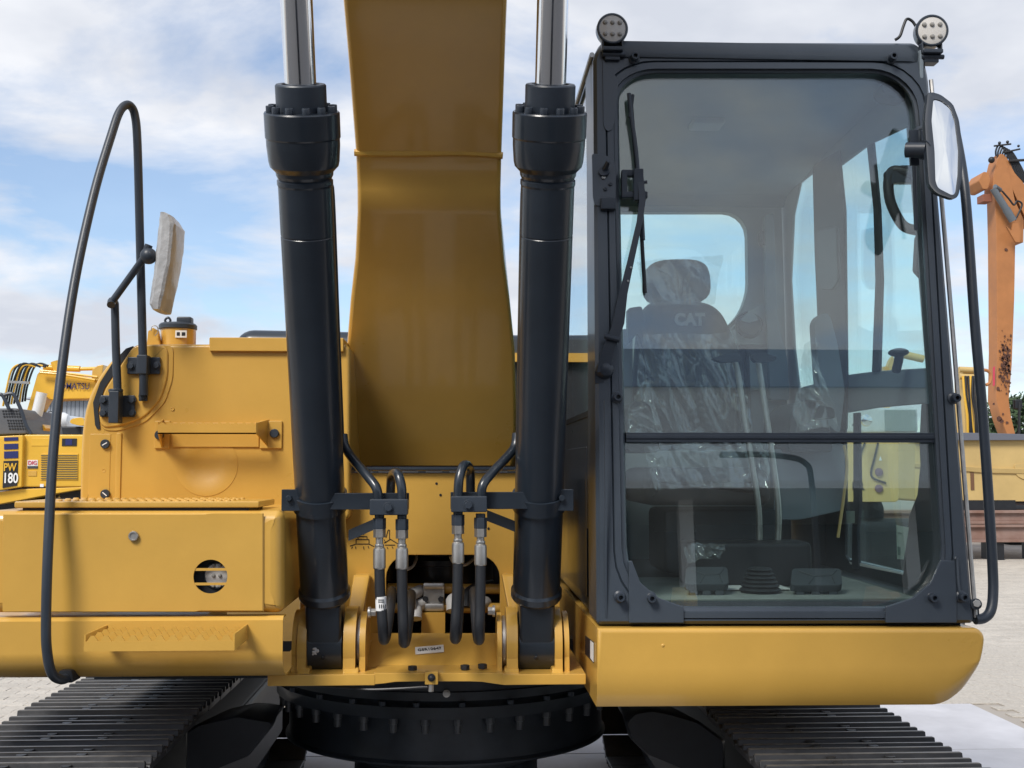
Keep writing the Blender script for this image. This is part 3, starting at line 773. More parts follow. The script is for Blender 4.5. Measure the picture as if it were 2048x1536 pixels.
for k in range(6):
    th = math.pi/2*k/5
    lps.append([Vector((v.x, YD+.004 + r_*(1-math.cos(th)), v.z)) for v in inset(poly, r_*(1-math.sin(th)))])
lps.append([Vector((v.x, 3.70, v.z)) for v in poly])
m.loft(lps, cap0=False)
ou, ci = annulus(lps[0], lc, rl+.006)
m.loft([ou, ci, [v + Vector((0, .045, 0)) for v in ci]], cap0=False, cap1=False)
tb = obj('toolbox', m, YEL, EX, ang=40, wn=True)
Yd = YD - .002
od = [P(5, 1027, Yd), P(527, 1027, Yd), P(527, 1223, Yd), P(5, 1223, Yd)]
ou, ci = annulus(od, Vector((lc.x, Yd, lc.z)), rl)
oin = [v + Vector((.003 if v.x < od[0].x+.001 else (-.003 if v.x > od[1].x-.001 else 0), 0, .003 if v.z < od[2].z+.001 else (-.003 if v.z > od[0].z-.001 else 0))) for v in ou]
door = M().loft([[v + Vector((0, .0055, 0)) for v in ou], [v + Vector((0, .003, 0)) for v in ou], oin, ci, [v + Vector((0, .0055, 0)) for v in ci]], cap0=False, cap1=False)
dr = obj('toolbox_door', door, YEL, tb, ang=15)
p = P(268, 1072, Yd)
obj('push_lock', M().lathe(p, (0, -1, 0), [(.0135, 0), (.0135, .008), (.012, .010), (.009, .010), (.0085, .008), (.001, .008)], 24), ZNC, tb, ang=30)
# recess and lamp behind the opening
obj('lamp_recess', M().lathe(lc + Vector((0, .0055, 0)), (0, 1, 0), [(rl+.004, 0), (rl+.004, .028), (.001, .028)], 32, cap0=False, cap1=False), DRK, tb)
for y_ in (1139, 1168):
    z = P(421, y_, Yd).z; hw = math.sqrt(max(0, rl**2-(z-lc.z)**2)) + .002
    obj('grille_bar', M().box((lc.x-hw, Yd+.0015, z-.0035), (lc.x+hw, Yd+.005, z+.0035)), YEL, tb)
# the box front behind the door carries the recess: make the lamp sit in the gap between door and box
def led_lamp(parent, c, nor, r, name='work_lamp', rows=2, cols=3, depth=.035, hole=False):
    c = Vector(c); nor = Vector(nor).normalized()
    right = nor.cross(Vector((0, 0, 1))).normalized() * -1; up = right.cross(nor) * -1
    if up.z < 0: up = -up
    hs = obj(name, M().lathe(c - nor*depth, nor, [(r*.72, 0), (r*.95, depth*.35), (r, depth*.5), (r, depth), (r*.94, depth+.003), (r*.86, depth+.003), (r*.85, depth-.001), (.001, depth-.001)], 36), BLK, parent, ang=30)
    ln_ = obj('lens', M().lathe(c, nor, [(r*.855, -.002), (r*.855, .0005), (r*.80, .0015), (.001, .0015)], 36), LED, hs)
    first = None
    for j in range(rows):
        for i in range(cols):
            q = c + right*(i-(cols-1)/2)*r*.47 + up*(j-(rows-1)/2)*r*.74 + nor*.0015
            if first is None: first = obj('diode', M().lathe(q, nor, [(r*.15, -.001), (r*.145, .002), (r*.10, .005), (.001, .006)], 14), LEDD, hs); q0 = q
            else: copy_at(first, q-q0, hs)
    return hs
lm = led_lamp(EX, lc + Vector((.011, .030, 0)), (0, -1, 0), rl*.82, rows=3, cols=2, depth=.02)
# slip plate on the box
z0 = P(0, 1016, YD+.02).z; z1 = P(0, 1003, YD+.02).z
xa = P(28, 1010, YD+.02).x; xb = P(518, 1010, YD+.02).x; xc = P(562, 1000, 3.5).x
pt_ = M().prism([Vector((xa, YD+.02, z0)), Vector((xb, YD+.02, z0)), Vector((xb+.005, 3.46, z0)), Vector((xa, 3.46, z0))], (0, 0, z1-z0))
obj('slip_plate', pt_, YEL, tb, bev=.004)
nb = None
for j in range(4):
    for i in range(22):
        q = Vector((xa + .09 + i*(xb-xa-.18)/21, YD + .045 + j*.07, z1))
        if nb is None: nb = obj('grip_stud', M().lathe(q, (0, 0, 1), [(.009, -.001), (.008, .003), (.005, .004), (.004, .001), (.001, .001)], 10), YEL, tb); q0 = q
        else: copy_at(nb, q-q0, tb)
obj('seal', M().box((xa+.02, YD+.03, z0-.012), (xb-.03, 3.46, z0)), DRK, tb)

# ------------------------------------------------------------------ fuel tank behind the box
YT = 3.65
def T(x, y, d=0): return P(x, y, YT + d)
ol = [T(158, 1040), T(161, 900), T(166, 830), T(182, 780), T(208, 735), T(238, 706), T(268, 692), T(300, 688), T(700, 688), T(700, 1040)]
poly = orient(corners(ol, [.01, .06, .06, .06, .06, .06, .04, .04, .02, .02], 3))
tank = obj('fuel_tank', front_box(poly, YT, 4.45, .012, 3), YEL, EX, ang=40, wn=True)
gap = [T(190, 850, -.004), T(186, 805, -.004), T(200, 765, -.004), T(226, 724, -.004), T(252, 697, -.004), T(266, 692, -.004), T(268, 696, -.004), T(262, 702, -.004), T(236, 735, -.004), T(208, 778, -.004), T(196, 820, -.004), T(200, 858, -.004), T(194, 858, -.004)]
obj('painted_gap_shade', M().prism(gap, (0, .006, 0)), DRK, tank)  # black strip laid on the tank as the gap's shade
pk = orient(corners([T(268, 690, -.006), T(322, 689, -.006), T(337, 697, -.006), T(336, 755, -.006), T(322, 800, -.006), T(288, 836, -.006), T(240, 853, -.006), T(202, 856, -.006), T(197, 822, -.006), T(209, 780, -.006), T(238, 736, -.006)], .02, 3))
obj('mounting_plate', front_box(pk, YT-.010, YT+.02, .006, 3), YEL, tank, ang=40, wn=True)
pk2 = orient(corners([T(202, 860, -.003), T(235, 863, -.003), T(290, 846, -.003), T(330, 806, -.003), T(346, 757, -.003), T(347, 690, -.003), T(268, 689, -.003), T(200, 800, -.003)], .02, 3))
obj('plate_rim', front_box(pk2, YT-.004, YT+.02, .003, 2), YEL, tank, ang=40, wn=True)
obj('top_strip', M().box(T(418, 702, -.015), T(700, 690, .2)), YEL, tank, bev=.003)
st = None
for i in range(9):
    q = T(430 + i*30, 690, -.006)
    if st is None: st = obj('grip_stud', M().lathe(q, (0, 0, 1), [(.009, -.001), (.008, .003), (.005, .004), (.001, .002)], 10), YEL, tank); q0 = q
    else: copy_at(st, q-q0, tank)
obj('panel_rib', M().box(T(229, 1005, -.005), T(246, 866, .01)), YEL, tank, bev=.003)
obj('panel_fold', M().box(T(176, 1005, -.002), T(224, 868, .01)), YEL, tank, bev=.002)
for y_, an in ((888, 60), (988, -50)):
    c = T(211, y_, -.002)
    k = obj('quarter_turn_latch', M().lathe(c, (0, -1, 0), [(.0145, 0), (.0145, .006), (.013, .009), (.001, .009)], 24), BLS, tank, ang=30)
    obj('latch_slot', M().cbox(c + Vector((0, -.0095, 0)), (.003, .002, .017), Matrix.Rotation(R(an), 3, 'Y')), WHT, tank)
for x_, y_ in ((345, 818), (208, 941)):
    obj('dimple', M().lathe(T(x_, y_, -.001), (0, -1, 0), [(.006, 0), (.005, .002), (.003, .0005), (.001, .0005)], 12), YEL, tank)
# embossed round pressing
cc = T(413, 930); ring = M()
ring.lathe(cc + Vector((0, -.0005, 0)), (0, -1, 0), [(.098, -.003), (.097, .0009), (.052, .0009), (.051, .0003), (.001, .0003)], 48)
obj('round_pressing', ring, YEL, tank, ang=50)
# bracket step on the tank front
hb = M()
a = T(316, 845, -.09); b = T(512, 868, -.09)
hb = toothed_bar(a.x, b.x, b.z, a.z, YT-.09, 12, .006, .005)
hb.box((a.x, YT-.09, b.z), (b.x, YT-.06, b.z+.004))
ra = T(520, 845, -.09); rb = T(535, 893, 0)
hb.prism([Vector((b.x, YT-.09, b.z)), Vector((b.x, YT-.09, a.z)), Vector((rb.x, YT-.004, T(0, 838).z)), Vector((rb.x, YT-.004, rb.z))], (.004, .004, 0))
hb.prism([Vector((a.x, YT-.09, b.z)), Vector((a.x, YT-.09, a.z)), Vector((a.x-.01, YT-.004, T(0, 838).z)), Vector((a.x-.01, YT-.004, T(0, 896).z))], (.004, .004, 0))
hst = obj('wall_step', hb, YEL, tank, flat=True)
obj('step_backing', M().box(T(344, 894, -.006), T(520, 846, .01)), YEL, tank, bev=.002)
for (x0, x1) in ((308, 343), (519, 566)):
    obj('step_foot', M().box(T(x0, 897, -.008), T(x1, 842, .01)), YEL, tank, bev=.003)
for x_, y_ in ((319, 870), (549, 867)):
    c = T(x_, y_, -.010); obj('step_bolt', M().lathe(c, (0, -1, 0), [(.0145, 0), (.0145, .005), (.012, .008), (.001, .008)], 20), BLS, tank, ang=30)
# filler neck
Yf = 3.86
c0 = P(356, 700, Yf); c1 = P(356, 655, Yf)
fn = obj('filler_neck', M().lathe(c0, (0, 0, 1), [(px2m(34, Yf), -.05), (px2m(34, Yf), (c1-c0).z)], 36), YEL, EX)
obj('filler_cap', M().lathe(c1, (0, 0, 1), [(px2m(35, Yf), -.008), (px2m(37, Yf), -.006), (px2m(37, Yf), .006), (px2m(34, Yf), .012), (px2m(20, Yf), .016), (.001, .016)], 36), BLS, fn, ang=30)
obj('cap_grip', M().box(P(352, 651, Yf-.02), P(388, 636, Yf+.02)), BLS, fn, bev=.006)
obj('cap_ring', M().tube([P(335, 648, Yf), P(330, 641, Yf), P(336, 635, Yf), P(341, 641, Yf), P(337, 648, Yf)], .004, 8, 4), BLS, fn)
obj('cap_tab', M().box(P(326, 652, Yf-.02), P(346, 646, Yf+.01)), BLS, fn, bev=.002)
p = P(362, 668, Yf - px2m(34, Yf) - .0015)
lb = obj('cap_label', M().cbox(p, (px2m(22, Yf), .002, px2m(14, Yf))), WHT, fn)
for dx, ww in ((-5, 6), (5, 7)):
    obj('label_mark', M().cbox(p + Vector((px2m(dx, Yf), -.0012, 0)), (px2m(ww, Yf), .001, px2m(7, Yf))), INK, fn)
obj('hinge_bracket', M().prism([P(293, 690, 3.8), P(296, 662, 3.8), P(306, 655, 3.8), P(314, 660, 3.8), P(320, 690, 3.8)], (0, .03, 0)), YEL, tank, bev=.002)
obj('hinge_ring', M().tube([P(302, 662, 3.79), P(305, 652, 3.79), P(314, 653, 3.79), P(316, 664, 3.79), P(310, 672, 3.79)], .0018, 6, 5), ZNC, tank)
# ------------------------------------------------------------------ engine hood far behind
Yh = 6.2
hp = orient(corners([P(462, 760, Yh), P(466, 656, Yh), P(1300, 672, Yh), P(1300, 760, Yh)], [.02, .10, .10, .02], 6))
hood = obj('engine_hood', front_box(hp, Yh, 7.2, .08, 4), BLK, EX, ang=40)
obj('hood_stripe', M().box(P(700, 722, Yh-.06), P(1300, 716, Yh+.2)), YEL, hood)
obj('hood_band', M().box(P(700, 716, Yh-.05), P(1300, 690, Yh+.2)), GRD, hood)
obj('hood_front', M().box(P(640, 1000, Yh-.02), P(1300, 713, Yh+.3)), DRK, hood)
obj('counterweight', M().prism(orient(corners([Vector((-1.35, 6.3, 1.05)), Vector((1.35, 6.3, 1.05)), Vector((1.3, 7.25, 1.05)), Vector((.8, 7.5, 1.05)), Vector((-.8, 7.5, 1.05)), Vector((-1.3, 7.25, 1.05))], .1, 4)), (0, 0, .95)), YEL, EX)
obj('main_frame', M().box((-1.2, 3.9, 1.0), (1.3, 6.3, 1.12)), BLK, EX)
# ------------------------------------------------------------------ handrail on the left
hr = M().tube([P(138, 1354, 3.22), P(122, 1359, 3.175), P(104, 1347, 3.14), P(95, 1310, 3.125), P(92, 1250, 3.12), P(96, 1100, 3.13), P(107, 900, 3.18), P(126, 720, 3.24), P(152, 550, 3.32), P(190, 380, 3.42), P(225, 263, 3.50), P(238, 226, 3.53),
               P(250, 211, 3.55), P(261, 212, 3.565), P(270, 232, 3.58), P(275, 290, 3.585), P(280, 480, 3.59), P(286, 720, 3.60), P(288, 790, 3.61)], .0131, 16, 8)
rail = obj('handrail', hr, BLS, EX)
c = P(287, 732, 3.615)
obj('rail_clamp', M().box(P(254, 748, 3.628), P(322, 715, 3.64)), BLS, rail, bev=.003)
obj('rail_clamp', M().box(P(272, 748, 3.585), P(302, 712, 3.63)), BLS, rail, bev=.004)
obj('rail_tab', M().box(P(277, 802, 3.62), P(297, 748, 3.632)), BLS, rail, bev=.002)
for x_, y_ in ((262, 732), (313, 731), (286, 792)):
    p = P(x_, y_, 3.628 if y_ < 780 else 3.62); obj('rail_bolt', M().cyl(p + Vector((0, -.009, 0)), p, .010, n=6).cyl(p + Vector((0, -.002, 0)), p, .014, n=16), BLS, rail, bev=.001)
# ------------------------------------------------------------------ wrapped mirror on its post
ms = M().tube([P(236, 800, 3.60), P(232, 700, 3.60), P(230, 620, 3.60), P(229, 606, 3.598), P(224, 602, 3.58), P(222, 610, 3.56)], .0125, 14, 6)
post = obj('mirror_post', ms, BLS, EX)
obj('mirror_arm', M().cyl(P(224, 604, 3.57), P(292, 510, 3.55), .011, n=14), BLS, post)
obj('post_socket', M().box(P(216, 846, 3.57), P(247, 784, 3.62)).cyl(P(231.5, 785, 3.595), P(231.5, 778, 3.595), .022, n=20), BLS, post, bev=.003)
obj('post_plate', M().box(P(199, 834, 3.628), P(272, 791, 3.64)), BLS, post, bev=.004)
for x_, y_ in ((207, 800), (207, 826), (264, 800), (264, 826)):
    p = P(x_, y_, 3.628); obj('post_bolt', M().cyl(p + Vector((0, -.009, 0)), p, .010, n=6).cyl(p + Vector((0, -.002, 0)), p, .013, n=16), BLS, post, bev=.001)
obj('mirror_joint', M().ball(P(297, 512, 3.55), .026, 14, 8).cyl(P(292, 505, 3.55), P(298, 490, 3.55), .012, n=10), BLS, post)
# mirror body: a slab seen almost edge on, wrapped in crumpled film
Ym = 3.52; lp = []
cols = [(422, 317, 328), (428, 314, 340), (446, 311, 350), (480, 308, 348), (520, 303, 344), (560, 298, 336), (590, 294, 329), (606, 292, 324), (617, 300, 320)]
for (y, xl_, xr_) in cols:
    a = P(xl_, y, Ym); b = P(xr_, y, Ym); c = (a+b)/2
    n_ = 18; loop = []
    for k in range(n_):
        th = 2*math.pi*k/n_; ex = .55
        cx = math.copysign(abs(math.cos(th))**ex, math.cos(th)); sy = math.copysign(abs(math.sin(th))**ex, math.sin(th))
        v = Vector((c.x + cx*(b.x-a.x)/2, Ym + .08 + sy*.07, c.z)); nz = noise.noise(v*30)*.002 + noise.noise(v*80)*.0015
        loop.append(v + Vector((nz*1.3, nz, nz)))
    lp.append(loop)
mm = M()
dense = []
for i in range(len(lp)-1):
    for k in range(4):
        t_ = k/4; dense.append([(lp[i][q].lerp(lp[i+1][q], t_)) + Vector((noise.noise(lp[i][q].lerp(lp[i+1][q], t_)*45)*.002, 0, 0)) for q in range(18)])
dense.append(lp[-1]); mm.loft(dense)
mir = obj('wrapped_mirror', mm, WRAP, post, ang=22)

BLT = mat('greased_bolt', (.085, .092, .10), .35, metal=.3, var=.3, vs_=20)
UND = mat('glare_lifted_undercarriage', (.024, .030, .038), .38, coat=.15, var=.35, vs_=7, rv=.12)  # black lifted in the colour to stand in for hazy glare
# ------------------------------------------------------------------ slew ring
CX, CY = P(893, 1450, 4.65).x, 4.65
def ringz(y, r): return P(893, y, CY - r).z
o = (CX, CY, 0)
R1, R2, R3 = .612, .662, .655
sl_ = obj('slew_ring', M().lathe(o, (0, 0, 1), [(R2, ringz(1440, R2)), (R2, ringz(1416, R2)), (R2-.012, ringz(1412, R2)), (R2-.02, ringz(1404, R2)), (R3+.006, ringz(1402, R3)), (R3+.006, ringz(1385, R3)), (R3, ringz(1383, R3)), (R3, 1.04)], 96, cap0=True, cap1=False), UND, EX, ang=30)
obj('ring_drum', M().lathe(o, (0, 0, 1), [(R1+.014, ringz(1532, R1)), (R1+.014, ringz(1528, R1)), (R1+.003, ringz(1522, R1)), (R1, ringz(1508, R1)), (R1, ringz(1438, R1))], 96), UND, EX, ang=30)
f = None
zb_ = ringz(1440, R2-.02)
for k in range(36):
    th = 2*math.pi*(k+.4)/36; q = Vector((CX + (R2-.022)*math.cos(th), CY + (R2-.022)*math.sin(th), zb_))
    if q.y > CY + .2: continue
    if f is None:
        f = obj('ring_bolt', M().lathe(q, (0, 0, -1), [(.016, -.004), (.016, .016), (.013, .018), (.013, .044), (.011, .046)], 10), BLT, sl_, ang=30); q0 = q
    else: copy_at(f, q-q0, sl_)
for k in range(14):
    th = math.pi*(1.06 + .88*k/13 + .012*math.sin(k*5)); q = Vector((CX + (R3+.012)*math.cos(th), CY + (R3+.012)*math.sin(th), ringz(1404, R3)))
    obj('ring_clip', M().lathe(q, (0, 0, -1), [(.012, 0), (.012, .014), (.008, .015)], 8), BLS, sl_)
p = P(893, 1387, CY-R3-.007); obj('drain_plug', M().lathe(p, (0, -1, 0), [(.013, 0), (.013, .003), (.008, .004), (.008, .012), (.001, .012)], 12), ZNC, sl_, ang=30)
# shroud between the ring and the machine frame
obj('ring_shroud', M().lathe(o, (0, 0, 1), [(R3+.035, .985), (R3+.10, 1.05), (R3+.10, 1.06)], 64, cap0=False, cap1=False), UND, sl_)
# ------------------------------------------------------------------ carbody
ct = obj('carbody', M().lathe(o, (0, 0, 1), [(.30, .30), (.36, .40), (.36, .58), (R1-.08, ringz(1530, R1))], 48), UND, EX, ang=30)
def leg_from(px, Yn, Yf, dx, grow):
    n0 = corners([P(x, y, Yn) for x, y in px], .010, 3); c = sum(n0, Vector())/len(n0)
    far = [Vector((c.x + dx, Yf, .74)) + (v-c)*grow - Vector((0, (v-c).y*grow, 0)) for v in n0]
    mid = [a_.lerp(b_, .5) + Vector((0, 0, .02)) for a_, b_ in zip(n0, far)]
    tip = [c + (v-c)*.93 + Vector((0, -.025, 0)) for v in n0]
    return M().loft([tip, n0, mid, far])
obj('carbody_leg', leg_from([(372, 1462), (398, 1446), (480, 1428), (552, 1440), (546, 1452), (498, 1512), (430, 1540), (372, 1550)], 3.95, 4.60, .02, .45), DRK, ct, ang=40)
obj('carbody_leg', leg_from([(1247, 1440), (1264, 1422), (1300, 1416), (1340, 1424), (1395, 1440), (1450, 1480), (1450, 1600), (1380, 1545), (1290, 1507), (1258, 1475)], 3.95, 4.60, -.02, .45), DRK, ct, ang=40)
# ------------------------------------------------------------------ tracks
def shoe_mesh(w, L_):
    # local frame: x across, y along the chain, z outwards
    m = M(); h = w/2; p = L_
    prof = [(-p/2, 0), (-p/2+.004, .008)]
    def gr(y, ht, t): return [(y-t-.004, .011), (y-t, ht), (y+t, ht), (y+t+.004, .011)]
    prof += gr(-p*.36, .029, .007) + gr(-p*.03, .027, .006) + gr(p*.30, .029, .007) + [(p/2-.004, .008), (p/2, 0), (p/2, -.008), (-p/2, -.008)]
    m.loft([[Vector((-h, y, z)) for y, z in prof], [Vector((h, y, z)) for y, z in prof]])
    return m
def edge_mesh(w, L_):
    m = M(); h = w/2 - .004; p = L_
    for y, ht, t in ((-p*.36, .029, .007), (-p*.03, .027, .006), (p*.30, .029, .007)):
        m.box((-h, y-t+.0012, ht-.001), (h, y+t-.0012, ht+.0012))
    return m
def bolts_mesh(w, L_):
    m = M()
    for x in (-.085, .085):
        for y in (-L_*.19, L_*.13):
            m.cyl((x, y, .008), (x, y, .026), .015, n=8)
    return m
PIT = .19
def build_track(cx, w, name, yaw=0):
    r = .36; yF, yR = 2.85, 6.55; zt_, zb__ = .865, .045
    zc = (zt_ + zb__)/2; rr = (zt_-zb__)/2
    tf = M()
    tf.box((cx-.20, yF+.1, .25), (cx+.20, yR-.1, .62))
    tf.prism([Vector((cx-.20, yF+.1, .62)), Vector((cx+.20, yF+.1, .62)), Vector((cx+.10, yF+.15, .70)), Vector((cx-.10, yF+.15, .70))], (0, yR-yF-.3, 0))
    fr = obj('track_frame', tf, DRK, EX, bev=.02)
    tag(fr, name)
    for y in (yF, yR):
        obj('idler_wheel', M().cyl((cx-.09, y, zc), (cx+.09, y, zc), rr-.09, n=40).cyl((cx-.12, y, zc), (cx+.12, y, zc), .13, n=24), BLK, fr, bev=.01)
    for y in (4.0, 5.5):
        obj('carrier_roller', M().cyl((cx-.10, y, .70), (cx+.10, y, .70), .07, n=24), BLK, fr, bev=.01)
    # chain links
    loop = []; Ls = yR - yF; per = 2*Ls + 2*math.pi*rr; n = int(per/PIT); st_ = per/n
    def at(s):
        s %= per
        if s < Ls:
            y = yR - s; t = 2*math.pi*(y-3.0)/3.0
            sag = 0
            for a_, b_ in ((yF, 4.0), (4.0, 5.5), (5.5, yR)):
                if a_ <= y <= b_: sag = .012*math.sin(math.pi*(y-a_)/(b_-a_))
            return y, zt_ - sag, 0
        s -= Ls
        if s < math.pi*rr: a_ = s/rr; return yF - rr*math.sin(a_), zc + rr*math.cos(a_), a_
        s -= math.pi*rr
        if s < Ls: return yF + s, zb__, math.pi
        s -= Ls; a_ = s/rr; return yR + rr*math.sin(a_), zc - rr*math.cos(a_), math.pi + a_
    f = fe = fb = None
    lk = M()
    for k in range(n):
        y, z, a_ = at(k*st_ + .05)
        q = Vector((cx, y, z)); rot = (a_, 0, 0)
        if f is None:
            f = obj('track_shoe', shoe_mesh(w, PIT-.006), STL, fr, bev=.0015, seg=1, origin=Vector((0, 0, 0)))
            fe = obj('grouser_edge', edge_mesh(w, PIT-.006), STE, fr, origin=Vector((0, 0, 0)))
            fb = obj('shoe_bolt', M().cyl((0, 0, .008), (0, 0, .026), .015, n=8), STL, fr, origin=Vector((0, 0, 0)))
            for o_ in (f, fe, fb): ORG[o_.name] = Vector(q); o_.location = q - ORG[fr.name]; o_.rotation_euler = rot
            q0 = q
        else:
            vis = abs(a_) < .01 and y < 5
            copy_at(f, q-q0, fr, rot)
            if vis:
                copy_at(fe, q-q0, fr, rot)
                for bx in (-.085, .085):
                    for by in (-.035, .024): copy_at(fb, q-q0 + Vector((bx, -by, 0)), fr, rot)
        for sx in (-.075, .075):
            ca, sa = math.cos(a_), math.sin(a_); rm = Matrix.Rotation(a_, 3, 'X')
            for yy in (-.045, .05):
                pp = [rm @ Vector((sx-.016, yy-.05, -.01)), rm @ Vector((sx-.016, yy+.05, -.01)), rm @ Vector((sx-.016, yy+.04, -.085)), rm @ Vector((sx-.016, yy-.04, -.085))]
                lk.prism([q + v for v in pp], rm @ Vector((.032, 0, 0)))
    tag(obj('chain_links', lk, BLK, fr, flat=True, merge=False), kind='stuff')
    return fr
tl = build_track((P(420, 1369, 4.21).x + P(107, 1371, 4.21).x)/2, .59, 'left track frame with black steel shoes')
tr_ = build_track(1.135, .60, 'right track frame with black steel shoes')

# ================================================================== CAB
ZB = P(1195, 1250, 3.23).z; KF = math.tan(R(5.0)); YF0 = 3.23
def F(px, py, off=0.0):              # point on the leaning front plane of the cab
    d = ray(px, py); s = (YF0 + off + (CAM.z - ZB)*KF) / (d.y - KF*d.z); return CAM + d*s
XR0 = F(1950, 1245).x; XT = F(1857, 120).x; ZT = F(1857, 120).z; KX = (XR0 - XT)/(ZT - ZB)
def RW(px, py, off=0.0):             # right-hand wall (door side), off > 0 inwards
    d = ray(px, py); s = (XR0 - off - (CAM.z - ZB)*KX) / (d.x + KX*d.z); return CAM + d*s
XLc = F(1194, 700).x
def LW(px, py, off=0.0):
    d = ray(px, py); return CAM + d*((XLc + off)/d.x)
ZTOP = F(1500, 84).z; YRE = 4.88
def wx(z, off=0.0): return XR0 - (z-ZB)*KX - off
# ---- front frame
o0 = [F(1194, 1250), F(1950, 1247), F(1858, 150), F(1842, 84), F(1206, 82), F(1187, 112)]
i0 = [F(1256, 1213), F(1888, 1213), F(1836, 250), F(1822, 148), F(1238, 148), F(1236, 220)]
# same corner count; inner corners rounded
orad = [.012, .012, .02, .03, .03, .02]
irad = [.17, .17, .04, .11, .11, .03]
Lo = corners(o0, orad, 7)
def frame_loop(dx, off): 
    pts = [F(1256-dx, 1213+dx, off), F(1888+dx, 1213+dx, off), F(1834+dx, 300, off), F(1820+dx*.9, 148-dx, off), F(1238-dx, 148-dx, off), F(1238-dx, 260, off)]
    return corners(pts, [.17+dx*.0006, .17+dx*.0006, .03, .125+dx*.0012, .115+dx*.0012, .03], 7)
offv = lambda lp, d: [v + Vector((0, d, 0)) for v in lp]
fr_loops = [offv(Lo, .20), offv(Lo, .012), offv(inset(orient(Lo), .010) if orient(Lo) is Lo else list(reversed(inset(list(reversed(Lo)), .010))), .0),
            frame_loop(27, .0), frame_loop(25, .006), frame_loop(23, .0), frame_loop(11, .0), frame_loop(9, .010), frame_loop(3, .012), frame_loop(0, .020), frame_loop(0, .09)]
cab = obj('cab', M().loft(fr_loops, cap0=False, cap1=False).loft([fr_loops[-1], [v + Vector((0, .0, 0)) for v in offv(Lo, .20)]], cap0=False, cap1=False), CABB, EX, ang=32)
tag(cab, 'black cab with large front window')
# ---- glass panes
def pane(name, pts, rad, thick, m_, par):
    lp = corners(pts, rad, 6) if rad is not None else [Vector(p) for p in pts]
    return obj(name, M().prism(lp, thick), m_, par, flat=True)
up = frame_loop(-2, .030)
zs = F(1500, 868, .03).z; zs2 = F(1500, 884, .03).z
def clip(loop, z, above):
    out = []
    n_ = len(loop)
    for i in range(n_):
        a, b = loop[i], loop[(i+1) % n_]
        ia = (a.z > z) == above; ib = (b.z > z) == above
        if ia: out.append(a)
        if ia != ib: t_ = (z-a.z)/(b.z-a.z); out.append(a.lerp(b, t_))
    return out
gl_loop = frame_loop(4, .034)
obj('upper_windscreen', M().prism(clip(gl_loop, zs+.004, True), (0, .006, 0)), GLS, cab, flat=True)
obj('lower_windscreen', M().prism(clip(frame_loop(4, .040), zs2-.004, False), (0, .006, 0)), GLS, cab, flat=True)
# bar between the two panes
a = F(1252, 865, .018); b = F(1879, 885, .018)
br_ = M(); br_.box((a.x, a.y, b.z), (b.x, a.y+.03, a.z)); br_.box((a.x, a.y-.004, b.z+.010), (b.x, a.y+.004, a.z-.006))
obj('window_bar', br_, BLS, cab, bev=.002)
# inner trims along the glass, seals
# ---- corner gussets at the bottom
for pts in ([(1258, 1122), (1264, 1121), (1281, 1165), (1318, 1196), (1368, 1214), (1368, 1246), (1258, 1246)],
            [(1911, 1121), (1882, 1121), (1862, 1165), (1826, 1196), (1772, 1214), (1772, 1246), (1914, 1246), (1914, 1180)]):
    obj('corner_plate', M().prism([F(x, y, -.008) for x, y in pts], (0, .012, 0)), CABB, cab, bev=.003)
for pts in ([(1910, 1118), (1914, 1118), (1917, 1170), (1922, 1192), (1914, 1196)],):
    obj('plate_rib', M().tube([F(x, y, -.010) for x, y in pts[:4]], .004, 8, 4), CABB, cab)
# ---- studs around the window
def stud(px, py, r=.0155, ln_=.030, tilt=(.0, 0)):
    c = F(px, py, .0); n_ = Vector((tilt[0], -1, tilt[1])).normalized()
    return M().lathe(c, n_, [(r*1.15, -.004), (r*1.1, .004), (r*.78, .008), (r*.78, ln_), (r*.70, ln_+.002), (r*.42, ln_+.002), (r*.38, ln_-.010), (.001, ln_-.010)], 18)
for (x, y) in ((1268, 118), (1781, 118), (1234, 795), (1906, 797), (1239, 1193), (1301, 1195), (1861, 1194), (1921, 1193)):
    obj('mounting_stud', stud(x, y), BLS, cab, ang=30)
# ridges on the left pillar
obj('pillar_cover', M().prism(corners([F(1205, 118, -.004), F(1238, 160, -.004), F(1228, 250, -.004), F(1223, 262, -.004), F(1212, 262, -.004), F(1207, 250, -.004)], .01, 3), (0, .012, 0)), CABB, cab, bev=.004)
obj('pillar_ridge', M().box((F(1194, 700).x+.012, F(1194, 1240).y-.001, ZB+.02), (F(1194, 700).x+.016, F(1194, 1240).y+.01, F(0, 800).z)), CABB, cab)
# ---- roof
rf = M()
zr0 = F(1500, 100).z; 
def roof_loop(ins, z, y0): return corners([Vector((XLc+ins+.012, y0, z)), Vector((wx(z)-ins, y0, z)), Vector((wx(z)-ins, YRE-ins, z)), Vector((XLc+ins+.012, YRE-ins, z))], .06, 4)
yfT = F(1500, 84).y
ra = .02
rf.loft([roof_loop(.0, zr0-.03, yfT-.01), roof_loop(0, ZTOP-.03, yfT-.014), roof_loop(.012, ZTOP-.006, yfT-.008), roof_loop(.03, ZTOP, yfT+.01)])
roof = obj('roof', rf, CABB, cab, ang=30)
obj('gutter', M().tube([Vector((XLc+.002, yfT+.02, ZTOP-.04)), Vector((XLc+.002, YRE-.05, ZTOP-.05))], .008, 8, 1), ZNC, cab)
